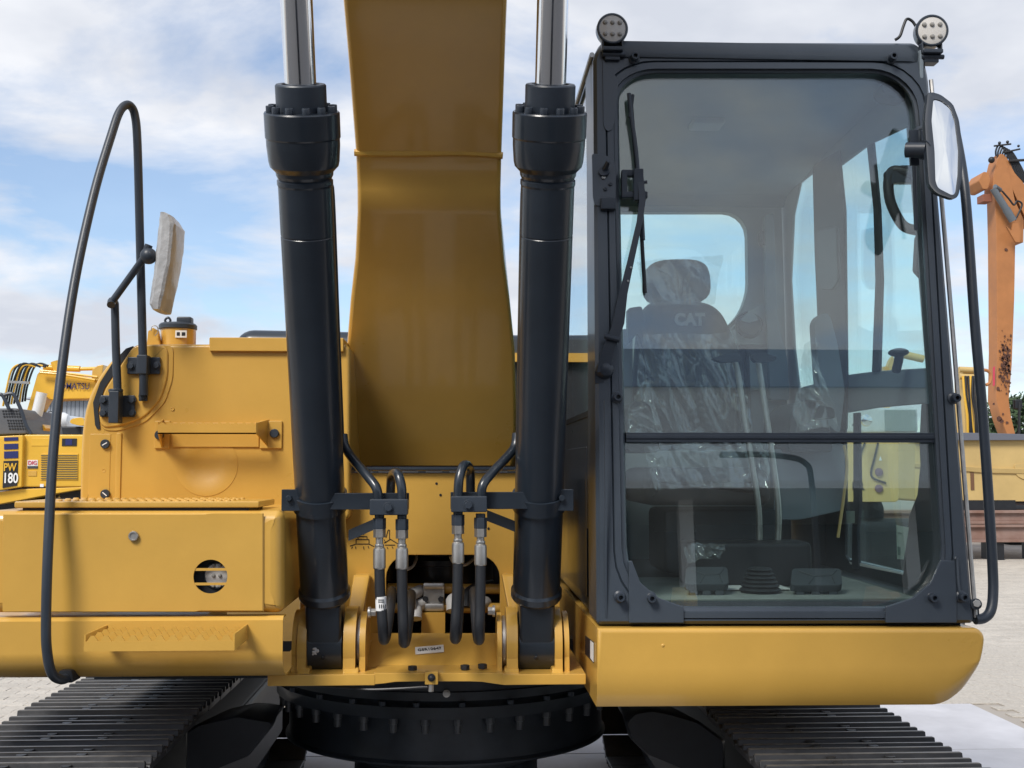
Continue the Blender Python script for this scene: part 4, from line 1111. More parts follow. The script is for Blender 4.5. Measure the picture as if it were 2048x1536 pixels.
# ---- left wall: dark lower panel, side glass above, posts
zsill = LW(1160, 835).z
lw = M()
lw.box((XLc, YF0+.10, ZB), (XLc+.05, YRE, zsill))
obj('left_wall', lw, BLK, cab, bev=.006)
lp_ = M()
z1 = LW(1150, 1010).z; z2 = LW(1150, 1060).z
lp_.box((XLc-.006, YF0+.16, zsill-.35), (XLc, YF0+.30, zsill-.04)); lp_.box((XLc-.006, YF0+.14, ZB+.12), (XLc, YF0+.26, ZB+.32)); lp_.box((XLc-.006, YF0+.32, ZB+.04), (XLc, YF0+.95, zsill-.10))
obj('wall_pressing', lp_, BLK, cab, bev=.004)
obj('left_glass', M().box((XLc+.01, YF0+.20, zsill), (XLc+.016, YRE-.10, ZTOP-.08)), GLT, cab, flat=True)
obj('rear_post', M().box((XLc+.004, YRE-.14, zsill), (XLc+.07, YRE, ZTOP-.03)), BLK, cab, bev=.01)
obj('glass_bead', M().box((XLc-.004, YF0+.14, zsill-.008), (XLc+.006, YRE-.1, zsill+.010)), RUB, cab)
# left A-post body
def post_left():
    lp = []
    for z in (ZB, ZB+.6, ZB+1.2, ZTOP-.05):
        y = YF0 + (z-ZB)*KF
        lp.append([Vector((XLc+.002, y+.06, z)), Vector((XLc+.085, y+.06, z)), Vector((XLc+.085, y+.13, z)), Vector((XLc+.06, y+.22, z)), Vector((XLc+.002, y+.22, z))])
    return M().loft(lp)
obj('left_front_post', post_left(), CABB, cab, bev=.008)
def post_right():
    lp = []
    for z in (ZB, ZB+.6, ZB+1.2, ZTOP-.05):
        y = YF0 + (z-ZB)*KF; x = wx(z)
        lp.append([Vector((x-.002, y+.05, z)), Vector((x-.050, y+.05, z)), Vector((x-.055, y+.07, z)), Vector((x-.035, y+.10, z)), Vector((x-.002, y+.10, z))])
    return M().loft(lp)
obj('right_front_post', post_right(), CABB, cab, bev=.008)
obj('post_edge_highlight', M().tube([F(1951, 1235, .03), F(1932, 1000, .03), F(1910, 720, .03), F(1885, 420, .03), F(1862, 160, .03)], .007, 8, 4), ZNC, cab)  # bright tube put in as the sky's highlight along the post edge
# ---- floor, rear wall, headliner
obj('cab_floor', M().box((XLc+.02, YF0+.05, ZB-.03), (XR0-.02, YRE-.02, ZB+.055)), GRD, cab)
yb = YRE - .06
def RWall(px, py): return P(px, py, yb)
ro = [Vector((XLc+.05, yb, ZTOP-.10)), Vector((wx(ZTOP)-.05, yb, ZTOP-.10)), Vector((XR0-.06, yb, ZB+.05)), Vector((XLc+.05, yb, ZB+.05))]
ri = [RWall(1205, 424), RWall(1494, 424), RWall(1497, 605), RWall(1430, 668)]
ri = [RWall(1195, 424), RWall(1494, 424), RWall(1497, 610), RWall(1440, 668), RWall(1195, 668)]
ro5 = [ro[0], ro[1], ro[2].lerp(ro[1], .3), ro[2], ro[3]]
lo_ = corners(ro5, .01, 5); li_ = corners(ri, [.03, .10, .10, .04, .04], 5)
d_ = Vector((0, .05, 0))
obj('rear_wall', M().loft([lo_, li_, [v+d_ for v in li_], [v+d_ for v in lo_]], ring=True), GRL, cab, ang=30)
obj('rear_glass', M().prism(inset(orient(li_), -.004), (0, .005, 0)), GLT, cab, flat=True)
zhl = F(1500, 148, .1).z - .0
hl = M(); 
for k in range(2): pass
hlp = []
for y, z in ((YF0+.20, ZTOP-.075), (YF0+.45, ZTOP-.085), (YF0+1.0, ZTOP-.10), (yb-.25, ZTOP-.13), (yb-.06, P(1400, 412, yb-.06).z+.05), (yb, P(1400, 418, yb).z+.01)):
    hlp.append((y, z))
sec0 = [Vector((XLc+.03, y, z)) for y, z in hlp] + [Vector((XLc+.03, y, ZTOP-.06)) for y, z in reversed(hlp)]
sec1 = [Vector((wx(ZTOP)-.04, y, z)) for y, z in hlp] + [Vector((wx(ZTOP)-.04, y, ZTOP-.06)) for y, z in reversed(hlp)]
obj('headliner', M().loft([sec0, sec1]), GRY, cab, ang=30)
c = Vector((P(1413, 228, 3.9).x, 3.9, ZTOP-.095))
obj('dome_lamp', M().cbox(c, (.11, .10, .03)), GRL, cab, bev=.008)
# ---- right wall (door): posts, belt panel, sill and panes, measured on the wall plane
IN = .035
def rpoly(pts, off=IN): return [RW(x, y, off) for x, y in pts]
def rprism(name, pts, m_, off=IN, t_=.03, bev=.003, rad=None):
    lp = rpoly(pts, off); t_ = min(t_, .012)
    if rad: lp = corners(lp, rad, 4)
    return obj(name, M().prism(lp, (t_, 0, 0)), m_, cab, bev=bev)
belt = [(1600, 775), (1690, 750), (1750, 742), (1866, 735), (1872, 812), (1842, 808), (1760, 815), (1690, 826), (1600, 850)]
rprism('door_belt', belt, GRY, IN, .04, .006)
rprism('door_lower_front', [(1842, 808), (1884, 806), (1892, 1190), (1800, 1190), (1806, 1146), (1818, 1030), (1834, 990), (1840, 930), (1838, 880)], GRD, IN, .035)
rprism('door_lower_rear', [(1560, 860), (1688, 828), (1690, 1000), (1690, 1110), (1700, 1128), (1722, 1132), (1806, 1149), (1806, 1200), (1560, 1200)], GRD, IN, .03)
rprism('door_sill_strip', [(1684, 1121), (1706, 1126), (1706, 1131), (1684, 1126)], WHT, IN-.001, .004, 0)
rprism('door_sill_strip', [(1718, 1126), (1805, 1146), (1805, 1151), (1718, 1132)], WHT, IN-.001, .004, 0)
rprism('door_mullion', [(1706, 826), (1716, 825), (1719, 1000), (1714, 1060), (1716, 1138), (1703, 1138), (1704, 1050), (1706, 1000)], BLS, IN+.006, .03)
rprism('door_mullion', [(1733, 292), (1744, 285), (1757, 420), (1762, 560), (1757, 742), (1743, 744), (1750, 560), (1746, 420)], GRD, IN+.006, .03)
rprism('rear_door_post', [(1624, 330), (1676, 300), (1688, 420), (1692, 755), (1690, 860), (1640, 870), (1634, 640), (1628, 500)], GRD, IN+.01, .05, .008)
rprism('seat_belt_guide', [(1632, 460), (1672, 452), (1676, 560), (1664, 580), (1642, 580), (1632, 560)], DRK, IN+.075, .02, .006, .02)
# upper side rail and quarter panels
rprism('door_header', [(1560, 400), (1592, 372), (1625, 345), (1676, 334), (1735, 290), (1822, 249), (1840, 236), (1840, 100), (1560, 200)], GRY, IN-.004, .04)
rprism('quarter_post', [(1520, 330), (1600, 365), (1586, 430), (1580, 560), (1588, 700), (1600, 800), (1612, 900), (1520, 900)], GRL, IN+.003, .05, .01)
rprism('quarter_lower', [(1520, 880), (1650, 860), (1650, 1200), (1520, 1200)], GRD, IN+.002, .03)
g_ = [Vector((wx(ZB+.08, .020), YF0+.13, ZB+.08)), Vector((wx(ZB+.08, .020), YRE-.05, ZB+.08)), Vector((wx(ZTOP-.1, .020), YRE-.05, ZTOP-.1)), Vector((wx(ZTOP-.1, .020), YF0+.25, ZTOP-.1))]
obj('door_glass', M().prism(g_, (.005, 0, 0)), GLT, cab, flat=True)
# door paper: delivery sheet stuck to the pane
sh_ = M().prism([RW(1793, 1050, .04), RW(1818, 1055, .04), RW(1808, 1119, .04), RW(1795, 1118, .04)], (-.001, 0, 0))
pap = obj('window_sheet', sh_, mat('pale_paper', (.55, .66, .60), .7), cab)
pr_ = M().prism([RW(1795, 1093, .042), RW(1801, 1094, .042), RW(1801, 1110, .042), RW(1796, 1110, .042)], (-.0005, 0, 0)).prism([RW(1796, 1064, .042), RW(1804, 1066, .042), RW(1804, 1068, .042), RW(1796, 1067, .042)], (-.0005, 0, 0))
obj('sheet_print', pr_, mat('pale_print', (.22, .32, .30), .7), cab)
rprism('window_sheet', [(1692, 1022), (1709, 1022), (1709, 1046), (1693, 1047)], bpy.data.materials['pale_paper'], IN+.01, .001, 0)
# grab handle on the right post
gh = M().tube([F(1840, 355, .11), F(1812, 345, .12), F(1786, 342, .13), F(1777, 362, .13), F(1780, 400, .13), F(1795, 435, .13), F(1812, 455, .13), F(1842, 462, .12)], .016, 12, 6)
obj('grab_handle', gh, DRK, cab)
obj('handle_pad', M().prism(corners([F(1772, 340, .115), F(1800, 330, .115), F(1840, 330, .115), F(1840, 365, .115), F(1790, 365, .115), F(1776, 372, .115)], .012, 3), (0, .03, 0)), BLS, cab, bev=.004)
obj('post_box', M().prism(corners([F(1836, 470, .10), F(1850, 470, .10), F(1858, 545, .10), F(1846, 556, .10), F(1832, 540, .10)], .006, 3), (0, .03, 0)), GRD, cab, bev=.003)
obj('visor_pod', M().prism(corners([F(1764, 162, .10), F(1800, 170, .10), F(1822, 196, .10), F(1790, 196, .10), F(1764, 186, .10)], .015, 3), (0, .08, 0)), GRD, cab, bev=.006)
obj('arm_knob', M().tube([RW(1792, 742, .08), RW(1797, 722, .08), RW(1798, 712, .08)], .014, 10, 4).ball(RW(1797, 705, .08), .03, 14, 8, (1, 1.4, .45)), GRD, cab)
# dark sealing band round the inside of the right post
# ---- right wall exterior skin below glass is the deck side: add door outside panel
obj('door_skin', M().prism([Vector((XR0-.03, YF0+.10, ZB)), Vector((XR0-.03, YRE, ZB)), Vector((XR0-.03, YRE, ZB+.10)), Vector((XR0-.03, YF0+.10, ZB+.10))], (.028, 0, 0)), CABB, cab, bev=.004)
# ---- wiper
mb = M().prism(corners([F(1184, 306, -.004), F(1228, 314, -.004), F(1232, 345, -.004), F(1232, 392, -.004), F(1230, 412, -.004), F(1190, 412, -.004), F(1186, 392, -.004)], .008, 3), (0, .02, 0))
obj('wiper_bracket', mb, CABB, cab, bev=.004)
obj('nozzle', M().cyl(F(1208, 342, .0), F(1217, 322, -.04), .010, .006, n=14).cyl(F(1208, 345, -.005), F(1208, 342, -.012), .016, n=14), BLS, cab)
for x, y in ((1207, 355), (1221, 368), (1211, 378)):
    obj('bracket_screw', M().lathe(F(x, y, -.006), (0, -1, 0), [(.006, 0), (.0055, .003), (.003, .004), (.001, .003)], 12), ZNC if y == 355 else BLS, cab)
obj('bracket_hook', M().box(F(1202, 418, -.02), F(1230, 398, .0)), BLS, cab, bev=.004)
obj('wiper_hinge', M().box(F(1244, 395, -.012), F(1292, 388, .02)).box(F(1244, 352, -.012), F(1266, 343, .01)).box(F(1244, 392, -.012), F(1252, 345, .01)).box(F(1268, 400, -.022), F(1284, 342, .0)), BLS, cab, bev=.003)
# arm: from the big pivot up to the blade
arm = []
for (x, y, w_, of) in ((1207, 742, 15, -.03), (1216, 700, 15, -.035), (1224, 682, 15, -.037), (1236, 650, 14, -.036), (1246, 590, 10, -.034), (1262, 520, 8, -.032), (1280, 440, 7, -.03), (1285, 400, 7, -.028), (1280, 345, 7, -.026)):
    c = F(x, y, of); h = px2m(w_, c.y); nx = Vector((.92, 0, .25)).normalized() if y > 430 else Vector((1, 0, 0))
    arm.append([c - nx*h, c + nx*h, c + nx*h*.8 + Vector((0, .016, 0)), c - nx*h*.8 + Vector((0, .016, 0))])
wa = obj('wiper_arm', M().loft(arm), BLS, cab, bev=.002)
pv = F(1208, 738, .0)
obj('wiper_pivot', M().lathe(pv + Vector((0, .004, -.004)), (.1, -1, .15), [(.026, 0), (.027, .012), (.022, .03), (.012, .038), (.001, .040)], 20).box(F(1190, 766, -.002), F(1206, 742, .01)), BLS, cab, ang=30)
obj('arm_joint', M().cyl(F(1209, 672, -.046), F(1239, 680, -.046), .008, n=10), BLS, cab)
for x, y in ((1262, 535), (1256, 562)):
    obj('arm_rivet', M().lathe(F(x, y, -.034), (0, -1, 0), [(.004, 0), (.003, .003), (.001, .003)], 8), ZNC, cab)
bld = M()
bl_pts = [(1261, 190), (1265, 240), (1271, 310), (1277, 380), (1282, 450), (1286, 520), (1290, 586)]
bld.tube([F(x, y, .022) for x, y in bl_pts], .006, 8, 3)
obj('wiper_blade', bld, RUB, cab)
bld = M().tube([F(x, y, .006) for x, y in ((1258, 187), (1263, 235), (1272, 300), (1278, 370), (1283, 420), (1286, 480))], .0065, 8, 3)
bld.tube([F(1260, 235, .006), F(1265, 190, .012)], .006, 6, 1)
obj('blade_holder', bld, BLS, cab)
obj('blade_clip', M().cyl(F(1277, 366, -.02), F(1294, 364, -.02), .005, n=8).cyl(F(1280, 385, -.02), F(1290, 384, -.02), .005, n=8), BLS, cab)
# ------------------------------------------------------------------ lamps on the roof corners
def roof_lamp(px, py, rp, wire):
    c = F(px, py, -.03); r = px2m(rp, c.y)
    lm = led_lamp(EX, c, (0.02 if px < 1500 else -.12, -1, -.03), r, depth=.055)
    b = M(); z0 = c.z - r*.8
    b.box((c.x-.030, c.y-.01, c.z-r-.022), (c.x+.030, c.y+.035, c.z-r-.010))
    b.box((c.x-.032, c.y+.0, c.z-r-.02), (c.x-.027, c.y+.03, c.z-r*.6)); b.box((c.x+.027, c.y+.0, c.z-r-.02), (c.x+.032, c.y+.03, c.z-r*.6))
    b.box((c.x-.022, c.y+.01, c.z-r-.045), (c.x+.024, c.y+.05, c.z-r-.018))
    b.cyl((c.x-.03, c.y+.012, c.z-r-.028), (c.x+.04, c.y+.012, c.z-r-.028), .008, n=8)
    obj('lamp_bracket', b, BLS, lm, bev=.003)
    if wire: obj('lamp_wire', M().tube([F(1835, 60, .02), F(1826, 44, .02), F(1814, 38, .02), F(1807, 52, .02), F(1800, 72, .02), F(1790, 80, .03)], .0045, 8, 5), RUB, lm)
roof_lamp(1225, 57, 32.5, False)
roof_lamp(1864, 61, 34, True)
# ------------------------------------------------------------------ right mirror
Ym2 = 3.16
mo = [(1856, 183), (1880, 188), (1906, 208), (1918, 240), (1926, 300), (1924, 352), (1917, 392), (1908, 399), (1872, 386), (1858, 368), (1853, 300), (1850, 240)]
mi = [(1867, 197), (1882, 201), (1900, 215), (1910, 243), (1917, 300), (1916, 348), (1911, 386), (1905, 391), (1876, 376), (1871, 362), (1869, 300), (1863, 240)]
def MP(x, y, d=0):                  # mirror plane, turned towards the driver and tipped up
    return P(x, y, Ym2 + d + (1890-x)*.00030 + (290-y)*.00075)
ml = corners([MP(*q) for q in mo], .012, 3); il = corners([MP(*q) for q in mi], .008, 3)
cm = sum(ml, Vector())/len(ml)
bkk = [cm + (v-cm)*.86 + Vector((.004, .035, 0)) for v in ml]
mh = obj('mirror', M().loft([bkk, [v + Vector((-.001, .018, 0)) for v in ml], [v + Vector((0, .004, 0)) for v in ml], ml, [v + Vector((0, -.001, 0)) for v in inset(orient(ml), .005)] if orient(ml) is ml else ml, il, [v + Vector((0, .004, 0)) for v in il]]), BLS, EX, ang=40)
cmi = sum(il, Vector())/len(il); gfc = M(); nn = len(il); rings = []
for k in range(7):
    f_ = 1 - k/6*.999; rings.append([cmi + (v-cmi)*f_ + Vector((0, .0025 - .004*(1-f_*f_), 0)) for v in il])
gfc.loft(rings, cap0=False)
obj('mirror_glass', gfc, MIR, mh, ang=60)
mbk = M().tube([F(1844, 255, -.01), F(1830, 262, -.03), F(1826, 290, -.04), F(1828, 320, -.04), F(1832, 460, -.01)], .006, 8, 4)
mbk.cyl(P(1812, 300, 3.22), P(1852, 300, 3.19), .022, n=18).cyl(P(1846, 300, 3.19), P(1858, 300, 3.20), .028, n=18)
mbk.box(P(1822, 330, 3.24), P(1834, 262, 3.25))
obj('mirror_bracket', mbk, BLS, mh, ang=40)
# ------------------------------------------------------------------ right handrail
h2 = M().tube([P(1898, 215, 3.50), P(1912, 270, 3.46), P(1926, 350, 3.42), P(1935, 440, 3.38), P(1949, 640, 3.32), P(1963, 800, 3.31), P(1976, 980, 3.30), P(1985, 1130, 3.29), P(1986, 1190, 3.28), P(1981, 1222, 3.27), P(1968, 1236, 3.265), P(1950, 1239, 3.26)], .0145, 16, 8)
rl2 = obj('handrail', h2, BLS, EX)
c = P(1949, 1215, 3.245)
obj('rail_foot', M().prism(corners([P(1944, 1198, 3.26), P(1957, 1200, 3.26), P(1960, 1240, 3.26), P(1946, 1246, 3.26)], .006, 3), (0, .012, 0)).cyl(P(1952, 1208, 3.235), P(1952, 1208, 3.26), .016, n=20), BLS, rl2, bev=.002)
obj('rail_bolt', M().cyl(P(1954, 1207, 3.222), P(1953, 1207, 3.236), .011, n=6), ZNC, rl2, bev=.001)

# ================================================================== INSIDE THE CAB
YS = 4.25
def spts(ls, Y): return [P(x, y, Y) for x, y in ls]
def cushion(lp, y0, y1, r, n_=4):
    lp = orient(lp); L_ = []
    for k in range(n_+1):
        th = math.pi/2*k/n_; L_.append([Vector((v.x, y0 + r*(1-math.sin(th)), v.z)) for v in inset(lp, r*(1-math.cos(th)))][:])
    L_ = []
    for k in range(n_+1):
        th = math.pi/2*k/n_; L_.append([Vector((v.x, y0 + r*(1-math.sin(th)), v.z)) for v in inset(lp, r*(1-math.cos(math.pi/2-th)) if False else r*(1-math.sin(math.pi/2-(math.pi/2-th))))])
    L_ = [[Vector((v.x, y0 + r*(1-math.cos(math.pi/2*k/n_)), v.z)) for v in inset(lp, r*(1-math.sin(math.pi/2*k/n_)))] for k in range(n_+1)]
    L_.append([Vector((v.x, y1, v.z)) for v in lp])
    return M().loft(L_)
back = corners(spts([(1292, 606), (1320, 598), (1400, 598), (1440, 612), (1462, 650), (1482, 700), (1506, 760), (1508, 830), (1492, 900), (1290, 900), (1272, 830), (1276, 740), (1282, 660)], YS), .05, 4)
seat = obj('operator_seat', cushion(back, YS, YS+.14, .04), FAB, EX, ang=50)
head = corners(spts([(1297, 600), (1294, 540), (1310, 517), (1360, 513), (1412, 515), (1428, 545), (1426, 600)], YS+.02), .05, 4)
obj('headrest', cushion(head, YS+.03, YS+.15, .04), FAB, seat, ang=50)
zc_ = P(1380, 960, 4.0).z
cp = []
for y, z, w0, w1 in ((3.78, -.035, 1288, 1545), (3.76, .0, 1283, 1550), (3.80, .035, 1290, 1540), (3.95, .055, 1290, 1530), (4.22, .05, 1290, 1505)):
    pass
cu_ = corners([P(1285, 1012, 3.80), P(1550, 1012, 3.80), P(1540, 935, 3.80), P(1290, 935, 3.80)], .04, 4)
obj('seat_cushion', cushion(cu_, 3.80, 4.30, .05), FAB, seat, ang=50)
obj('seat_base', M().box(P(1330, 1150, 3.95), P(1510, 1012, 4.3)), GRD, seat, bev=.02)
text('seat_lettering', 'CAT', P(1379, 640, YS-.001), (1, 0, 0), (0, 0, 1), .060, PLT, seat, bold=.055, lift=.003, sx=.95)
# bolsters
for x0, x1 in ((1278, 1300), (1474, 1500)):
    bp = corners(spts([(x0, 700), (x1, 690), (x1+6, 860), (x0, 880)], YS-.03), .03, 4)
    obj('side_bolster', cushion(bp, YS-.035, YS+.05, .02), FAB, seat, ang=50)
# seat belt
obj('seat_belt', M().prism([P(1284, 655, YS-.02), P(1293, 653, YS-.02), P(1312, 750, YS-.05), P(1303, 756, YS-.05)], (0, .004, 0)), GRD, seat)
# side consoles and levers
lcon = corners(spts([(1254, 880), (1262, 800), (1300, 805), (1318, 880), (1322, 905), (1254, 905)], 3.95), .02, 3)
con = obj('left_console', M().prism(lcon, (0, .3, 0)), GRD, EX, bev=.01)
obj('left_arm_panel', M().prism(corners(spts([(1256, 616), (1284, 612), (1306, 754), (1296, 756), (1276, 665), (1256, 690)], 4.2), .01, 3), (0, .05, 0)), GRD, con, bev=.006)
obj('console_post', M().box(P(1247, 870, 4.3), P(1262, 660, 4.34)), GRL, con, bev=.006)
rcon = corners(spts([(1576, 905), (1580, 830), (1610, 800), (1650, 800), (1668, 905)], 4.0), .02, 3)
rc = obj('right_console', M().prism(rcon, (0, .35, 0)), GRD, EX, bev=.01)
obj('armrest', M().prism(corners(spts([(1628, 640), (1645, 625), (1660, 628), (1676, 690), (1690, 780), (1680, 870), (1655, 850), (1636, 760)], 4.05), .02, 3), (0, .06, 0)), GRY, rc, bev=.01)
obj('joystick', M().tube([P(1612, 842, 3.95), P(1618, 815, 3.93), P(1622, 800, 3.92)], .020, 10, 4).prism(corners(spts([(1626, 840), (1638, 810), (1668, 815), (1672, 836)], 3.9), .012, 3), (0, .05, 0)), GRD, rc, bev=.004)
obj('console_panel', M().prism(corners(spts([(1548, 900), (1690, 885), (1690, 1020), (1600, 1040), (1548, 1040)], 4.1), .02, 3), (0, .2, 0)), GRY, rc, bev=.01)
obj('yellow_trim', M().tube([P(1688, 890, 3.98), P(1694, 930, 3.98), P(1688, 990, 3.99), P(1676, 1075, 4.0)], .0055, 8, 5), YELF, rc)
# speaker, vent and coat hook on the rear wall
sp_ = P(1497, 650, yb-.02)
tm = obj('rear_trim', M().prism(corners([P(1430, 700, yb-.03), P(1452, 668, yb-.03), P(1500, 620, yb-.03), P(1540, 600, yb-.03), P(1555, 780, yb-.03), P(1440, 780, yb-.03)], .02, 3), (0, .05, 0)), GRL, EX, bev=.006)
obj('speaker', M().lathe(sp_ + Vector((0, -.01, 0)), (0, -1, .3), [(.058, -.02), (.058, .008), (.05, .014), (.046, .006), (.001, .002)], 28), GRD, tm, ang=30)
obj('vent', M().box(P(1480, 712, yb-.045), P(1532, 690, yb-.02)), GRD, tm, bev=.003)
obj('coat_hook', M().prism(corners(spts([(1522, 462), (1538, 458), (1544, 490), (1536, 492), (1524, 486)], yb-.05), .006, 3), (0, .05, 0)), GRD, tm, bev=.003)
obj('rear_post_trim', M().prism(corners(spts([(1530, 430), (1548, 425), (1552, 560), (1556, 640), (1575, 720), (1580, 800), (1540, 800), (1534, 640)], yb-.06), .01, 3), (0, .04, 0)), GRY, tm, bev=.006)
# travel levers
lv = obj('travel_lever', M().tube([P(1470, 722, 3.74), P(1478, 760, 3.74), P(1496, 880, 3.72), P(1516, 1005, 3.70), P(1519, 1080, 3.70)], .0095, 12, 6), ZNC, EX)
obj('lever_grip', M().prism(corners(spts([(1424, 716), (1450, 709), (1476, 706), (1484, 714), (1480, 724), (1440, 724)], 3.73), .008, 3), (0, .035, 0)), GRD, lv, bev=.006)
lv2 = obj('travel_lever', M().tube([P(1516, 722, 3.74), P(1522, 760, 3.74), P(1540, 880, 3.72), P(1556, 1005, 3.70), P(1556, 1080, 3.70)], .0095, 12, 6), ZNC, EX)
obj('lever_grip', M().prism(corners(spts([(1504, 708), (1530, 706), (1556, 714), (1550, 722), (1516, 726), (1506, 720)], 3.73), .008, 3), (0, .035, 0)), GRD, lv2, bev=.006)
# pedals
fl = ZB + .056
fm = M()
for k in range(24):
    z = fl; y = 3.34 + k*.028
    fm.box((XLc+.10, y, fl-.002), (XR0-.12, y+.014, fl+.0018))
fmat = obj('floor_mat', M().box((XLc+.08, 3.32, fl-.004), (XR0-.10, 4.0, fl)), MATD, EX, bev=.002)
obj('mat_ribs', fm, MATF, fmat)
def pedal(x0, x1, ytop, ymid, ybot):
    Yp_ = 3.42
    a = P(x0, ytop, Yp_+.10); b = P(x1, ytop, Yp_+.10); c = P(x1+3, ymid, Yp_); d = P(x0-3, ymid, Yp_)
    pd = obj('pedal', M().prism(corners([a, b, c, d], .015, 3), (0, .01, -.022)), GRD, EX, bev=.005)
    m_ = M()
    for xx in (x0+6, (x0*2+x1)/3+4, x1-26):
        e = P(xx, ymid, Yp_+.02); g_ = P(xx+18, ybot, Yp_+.02); m_.box((e.x, Yp_+.01, fl), (g_.x, Yp_+.03, e.z))
    obj('pedal_leg', m_, GRD, pd, bev=.004)
    q = M()
    for (u0, v0, u1, v1) in ((.15, .2, .45, .5), (.45, .5, .8, .45), (.45, .5, .35, .95), (.8, .45, .9, .15), (.8, .45, .85, .9)):
        w_ = lambda u, v: a.lerp(b, u).lerp(d.lerp(c, u), v) + Vector((0, -.001, .001)); q.tube([w_(u0, v0), w_(u1, v1)], .002, 5, 1)
    obj('pedal_tread', q, GRD, pd)
pedal(1372, 1455, 1133, 1168, 1196)
pedal(1584, 1682, 1136, 1170, 1198)
md = P(1520, 1160, 3.50)
bel = M()
for k in range(6):
    z = fl + .006 + k*.012; bel.lathe((md.x, 3.50, z), (0, 0, 1), [(.058-k*.005, 0), (.064-k*.005, .005), (.056-k*.005, .011)], 20)
obj('pedal_boot', bel, RUB, EX, ang=30)
obj('floor_paper', M().box((P(1440, 1180, 3.55).x, 3.54, fl+.006), (P(1580, 1180, 3.55).x, 3.66, fl+.008)), WHT, fmat)
# ------------------------------------------------------------------ clear film on seat, console and floor
def film(name, pts, Yf, nx, nz, amp, label, cat, sc=7.0, sag=0):
    (a, b, c, d) = pts          # top-left, top-right, bottom-right, bottom-left
    m_ = M(); g_ = []
    for j in range(nz+1):
        row = []
        for i in range(nx+1):
            u, v = i/nx, j/nz
            p = a.lerp(b, u).lerp(d.lerp(c, u), v)
            q = Vector(((p.x + p.z*.45)*sc, p.y*sc, p.z*sc*.22))
            e = min(u, 1-u, v, 1-v)
            rg = (1-abs(noise.noise(q*1.5)))**5*1.0 + (1-abs(noise.noise(q*2.6 + Vector((3, 1, 7)))))**6*.5
            dsp = (.5*noise.noise(q*.7) + rg)*amp
            row.append(p + Vector((noise.noise(q*1.3 + Vector((5, 0, 0)))*amp*.6, -abs(dsp)-.004, noise.noise(q*1.1 + Vector((0, 9, 0)))*amp*.5)))
        g_.append(row)
    for row in g_: m_.v += row
    w_ = nx+1
    m_.f = [(j*w_+i, j*w_+i+1, (j+1)*w_+i+1, (j+1)*w_+i) for j in range(nz) for i in range(nx)]
    return tag(obj(name, m_, FILM, ang=100, merge=False), label, cat)
film('seat_cover', [P(1286, 668, YS-.02), P(1472, 668, YS-.02), P(1512, 905, YS-.10), P(1262, 905, YS-.10)], YS, 44, 60, .045, 'clear crumpled plastic film over the seat backrest inside the cab', 'plastic film', 6)
film('headrest_cover', [P(1270, 523, YS), P(1444, 511, YS), P(1428, 612, YS), P(1294, 612, YS)], YS, 26, 18, .018, 'clear plastic bag pulled over the headrest inside the cab', 'plastic film', 10)
film('cushion_cover', [P(1290, 888, 3.80), P(1545, 888, 3.80), P(1540, 975, 3.74), P(1310, 975, 3.74)], 3.8, 44, 18, .03, 'crumpled clear plastic film over the seat cushion inside the cab', 'plastic film', 9)
film('console_cover', [P(1604, 690, 3.98), P(1628, 675, 3.98), P(1672, 860, 3.9), P(1585, 860, 3.9)], 3.9, 24, 36, .035, 'clear plastic bag over the right armrest console inside the cab', 'plastic film', 9)
film('left_film', [P(1262, 790, 4.0), P(1300, 750, 4.0), P(1325, 880, 3.92), P(1256, 880, 3.92)], 3.9, 20, 24, .03, 'crumpled clear film on the left console inside the cab', 'plastic film', 12)
film('loose_film', [P(1362, 1090, 3.62), P(1448, 1080, 3.62), P(1432, 1115, 3.60), P(1372, 1118, 3.60)], 3.6, 26, 12, .035, 'crumpled scrap of clear film on the cab floor above the pedals', 'plastic film', 22)
obj('lever_console', M().box(P(1372, 1175, 3.66), P(1600, 1078, 3.8)), DRK, EX, bev=.02)

# ================================================================== BACKGROUND, LEFT: wheeled excavator
def pb(m, x0, y0, x1, y1, Y, dep):     # axis-aligned block seen between two picture corners
    a = P(x0, y0, Y); b = P(x1, y1, Y)
    return m.box((min(a.x, b.x), Y, min(a.z, b.z)), (max(a.x, b.x), Y+dep, max(a.z, b.z)))
YK = 17.5
KW = empty('wheeled_excavator', (P(20, 1000, YK).x, YK+1.2, 0), 'yellow wheeled excavator with folded boom and hoses, standing behind at the far left', 'excavator')
def K(x, y, d=0): return P(x, y, YK + d)
sb = obj('side_body', pb(M(), 46, 869, 165, 974, YK, 2.4), YEL2, KW, bev=.03)
lowp = M().prism([K(-90, 995), K(42, 978), K(165, 974), K(165, 978), K(95, 990), K(0, 1008), K(-90, 1020)], (0, 2.3, 0))
obj('lower_skirt', lowp, YEL2, KW, bev=.02)
fp = obj('front_body', M().prism([K(-130, 875, -.08), K(4, 872, -.08), K(46, 870, -.08), K(43, 974, -.08), K(3, 980, -.08), K(-130, 990, -.08)], (0, 2.2, 0)), YEL2, KW, bev=.02)
for y0, y1 in ((875, 882), (888, 899), (903, 917)):
    obj('blue_band', M().prism([K(8, y0, -.09), K(36, y0-1, -.09), K(36, y1-1, -.09), K(8, y1, -.09)], (0, .02, 0)), BLU, fp)
np_ = obj('number_plate', M().prism([K(7, 922, -.09), K(36, 921, -.09), K(34, 971, -.09), K(5, 976, -.09)], (0, .02, 0)), INK, fp)
text('model_letters', 'PW', K(20, 935, -.095), (1, 0, 0), (0, 0, 1), .16, YEL2, KW, bold=.02, lift=.004, sx=.75)
text('model_number', '180', K(21, 957, -.095), (1, 0, 0), (0, 0, 1), .21, WHT, KW, bold=.02, lift=.004, sx=.72)
gb = obj('grille_frame', pb(M(), 82, 907, 155, 960, YK-.012, .02), YEL2, sb, bev=.004)
f = None
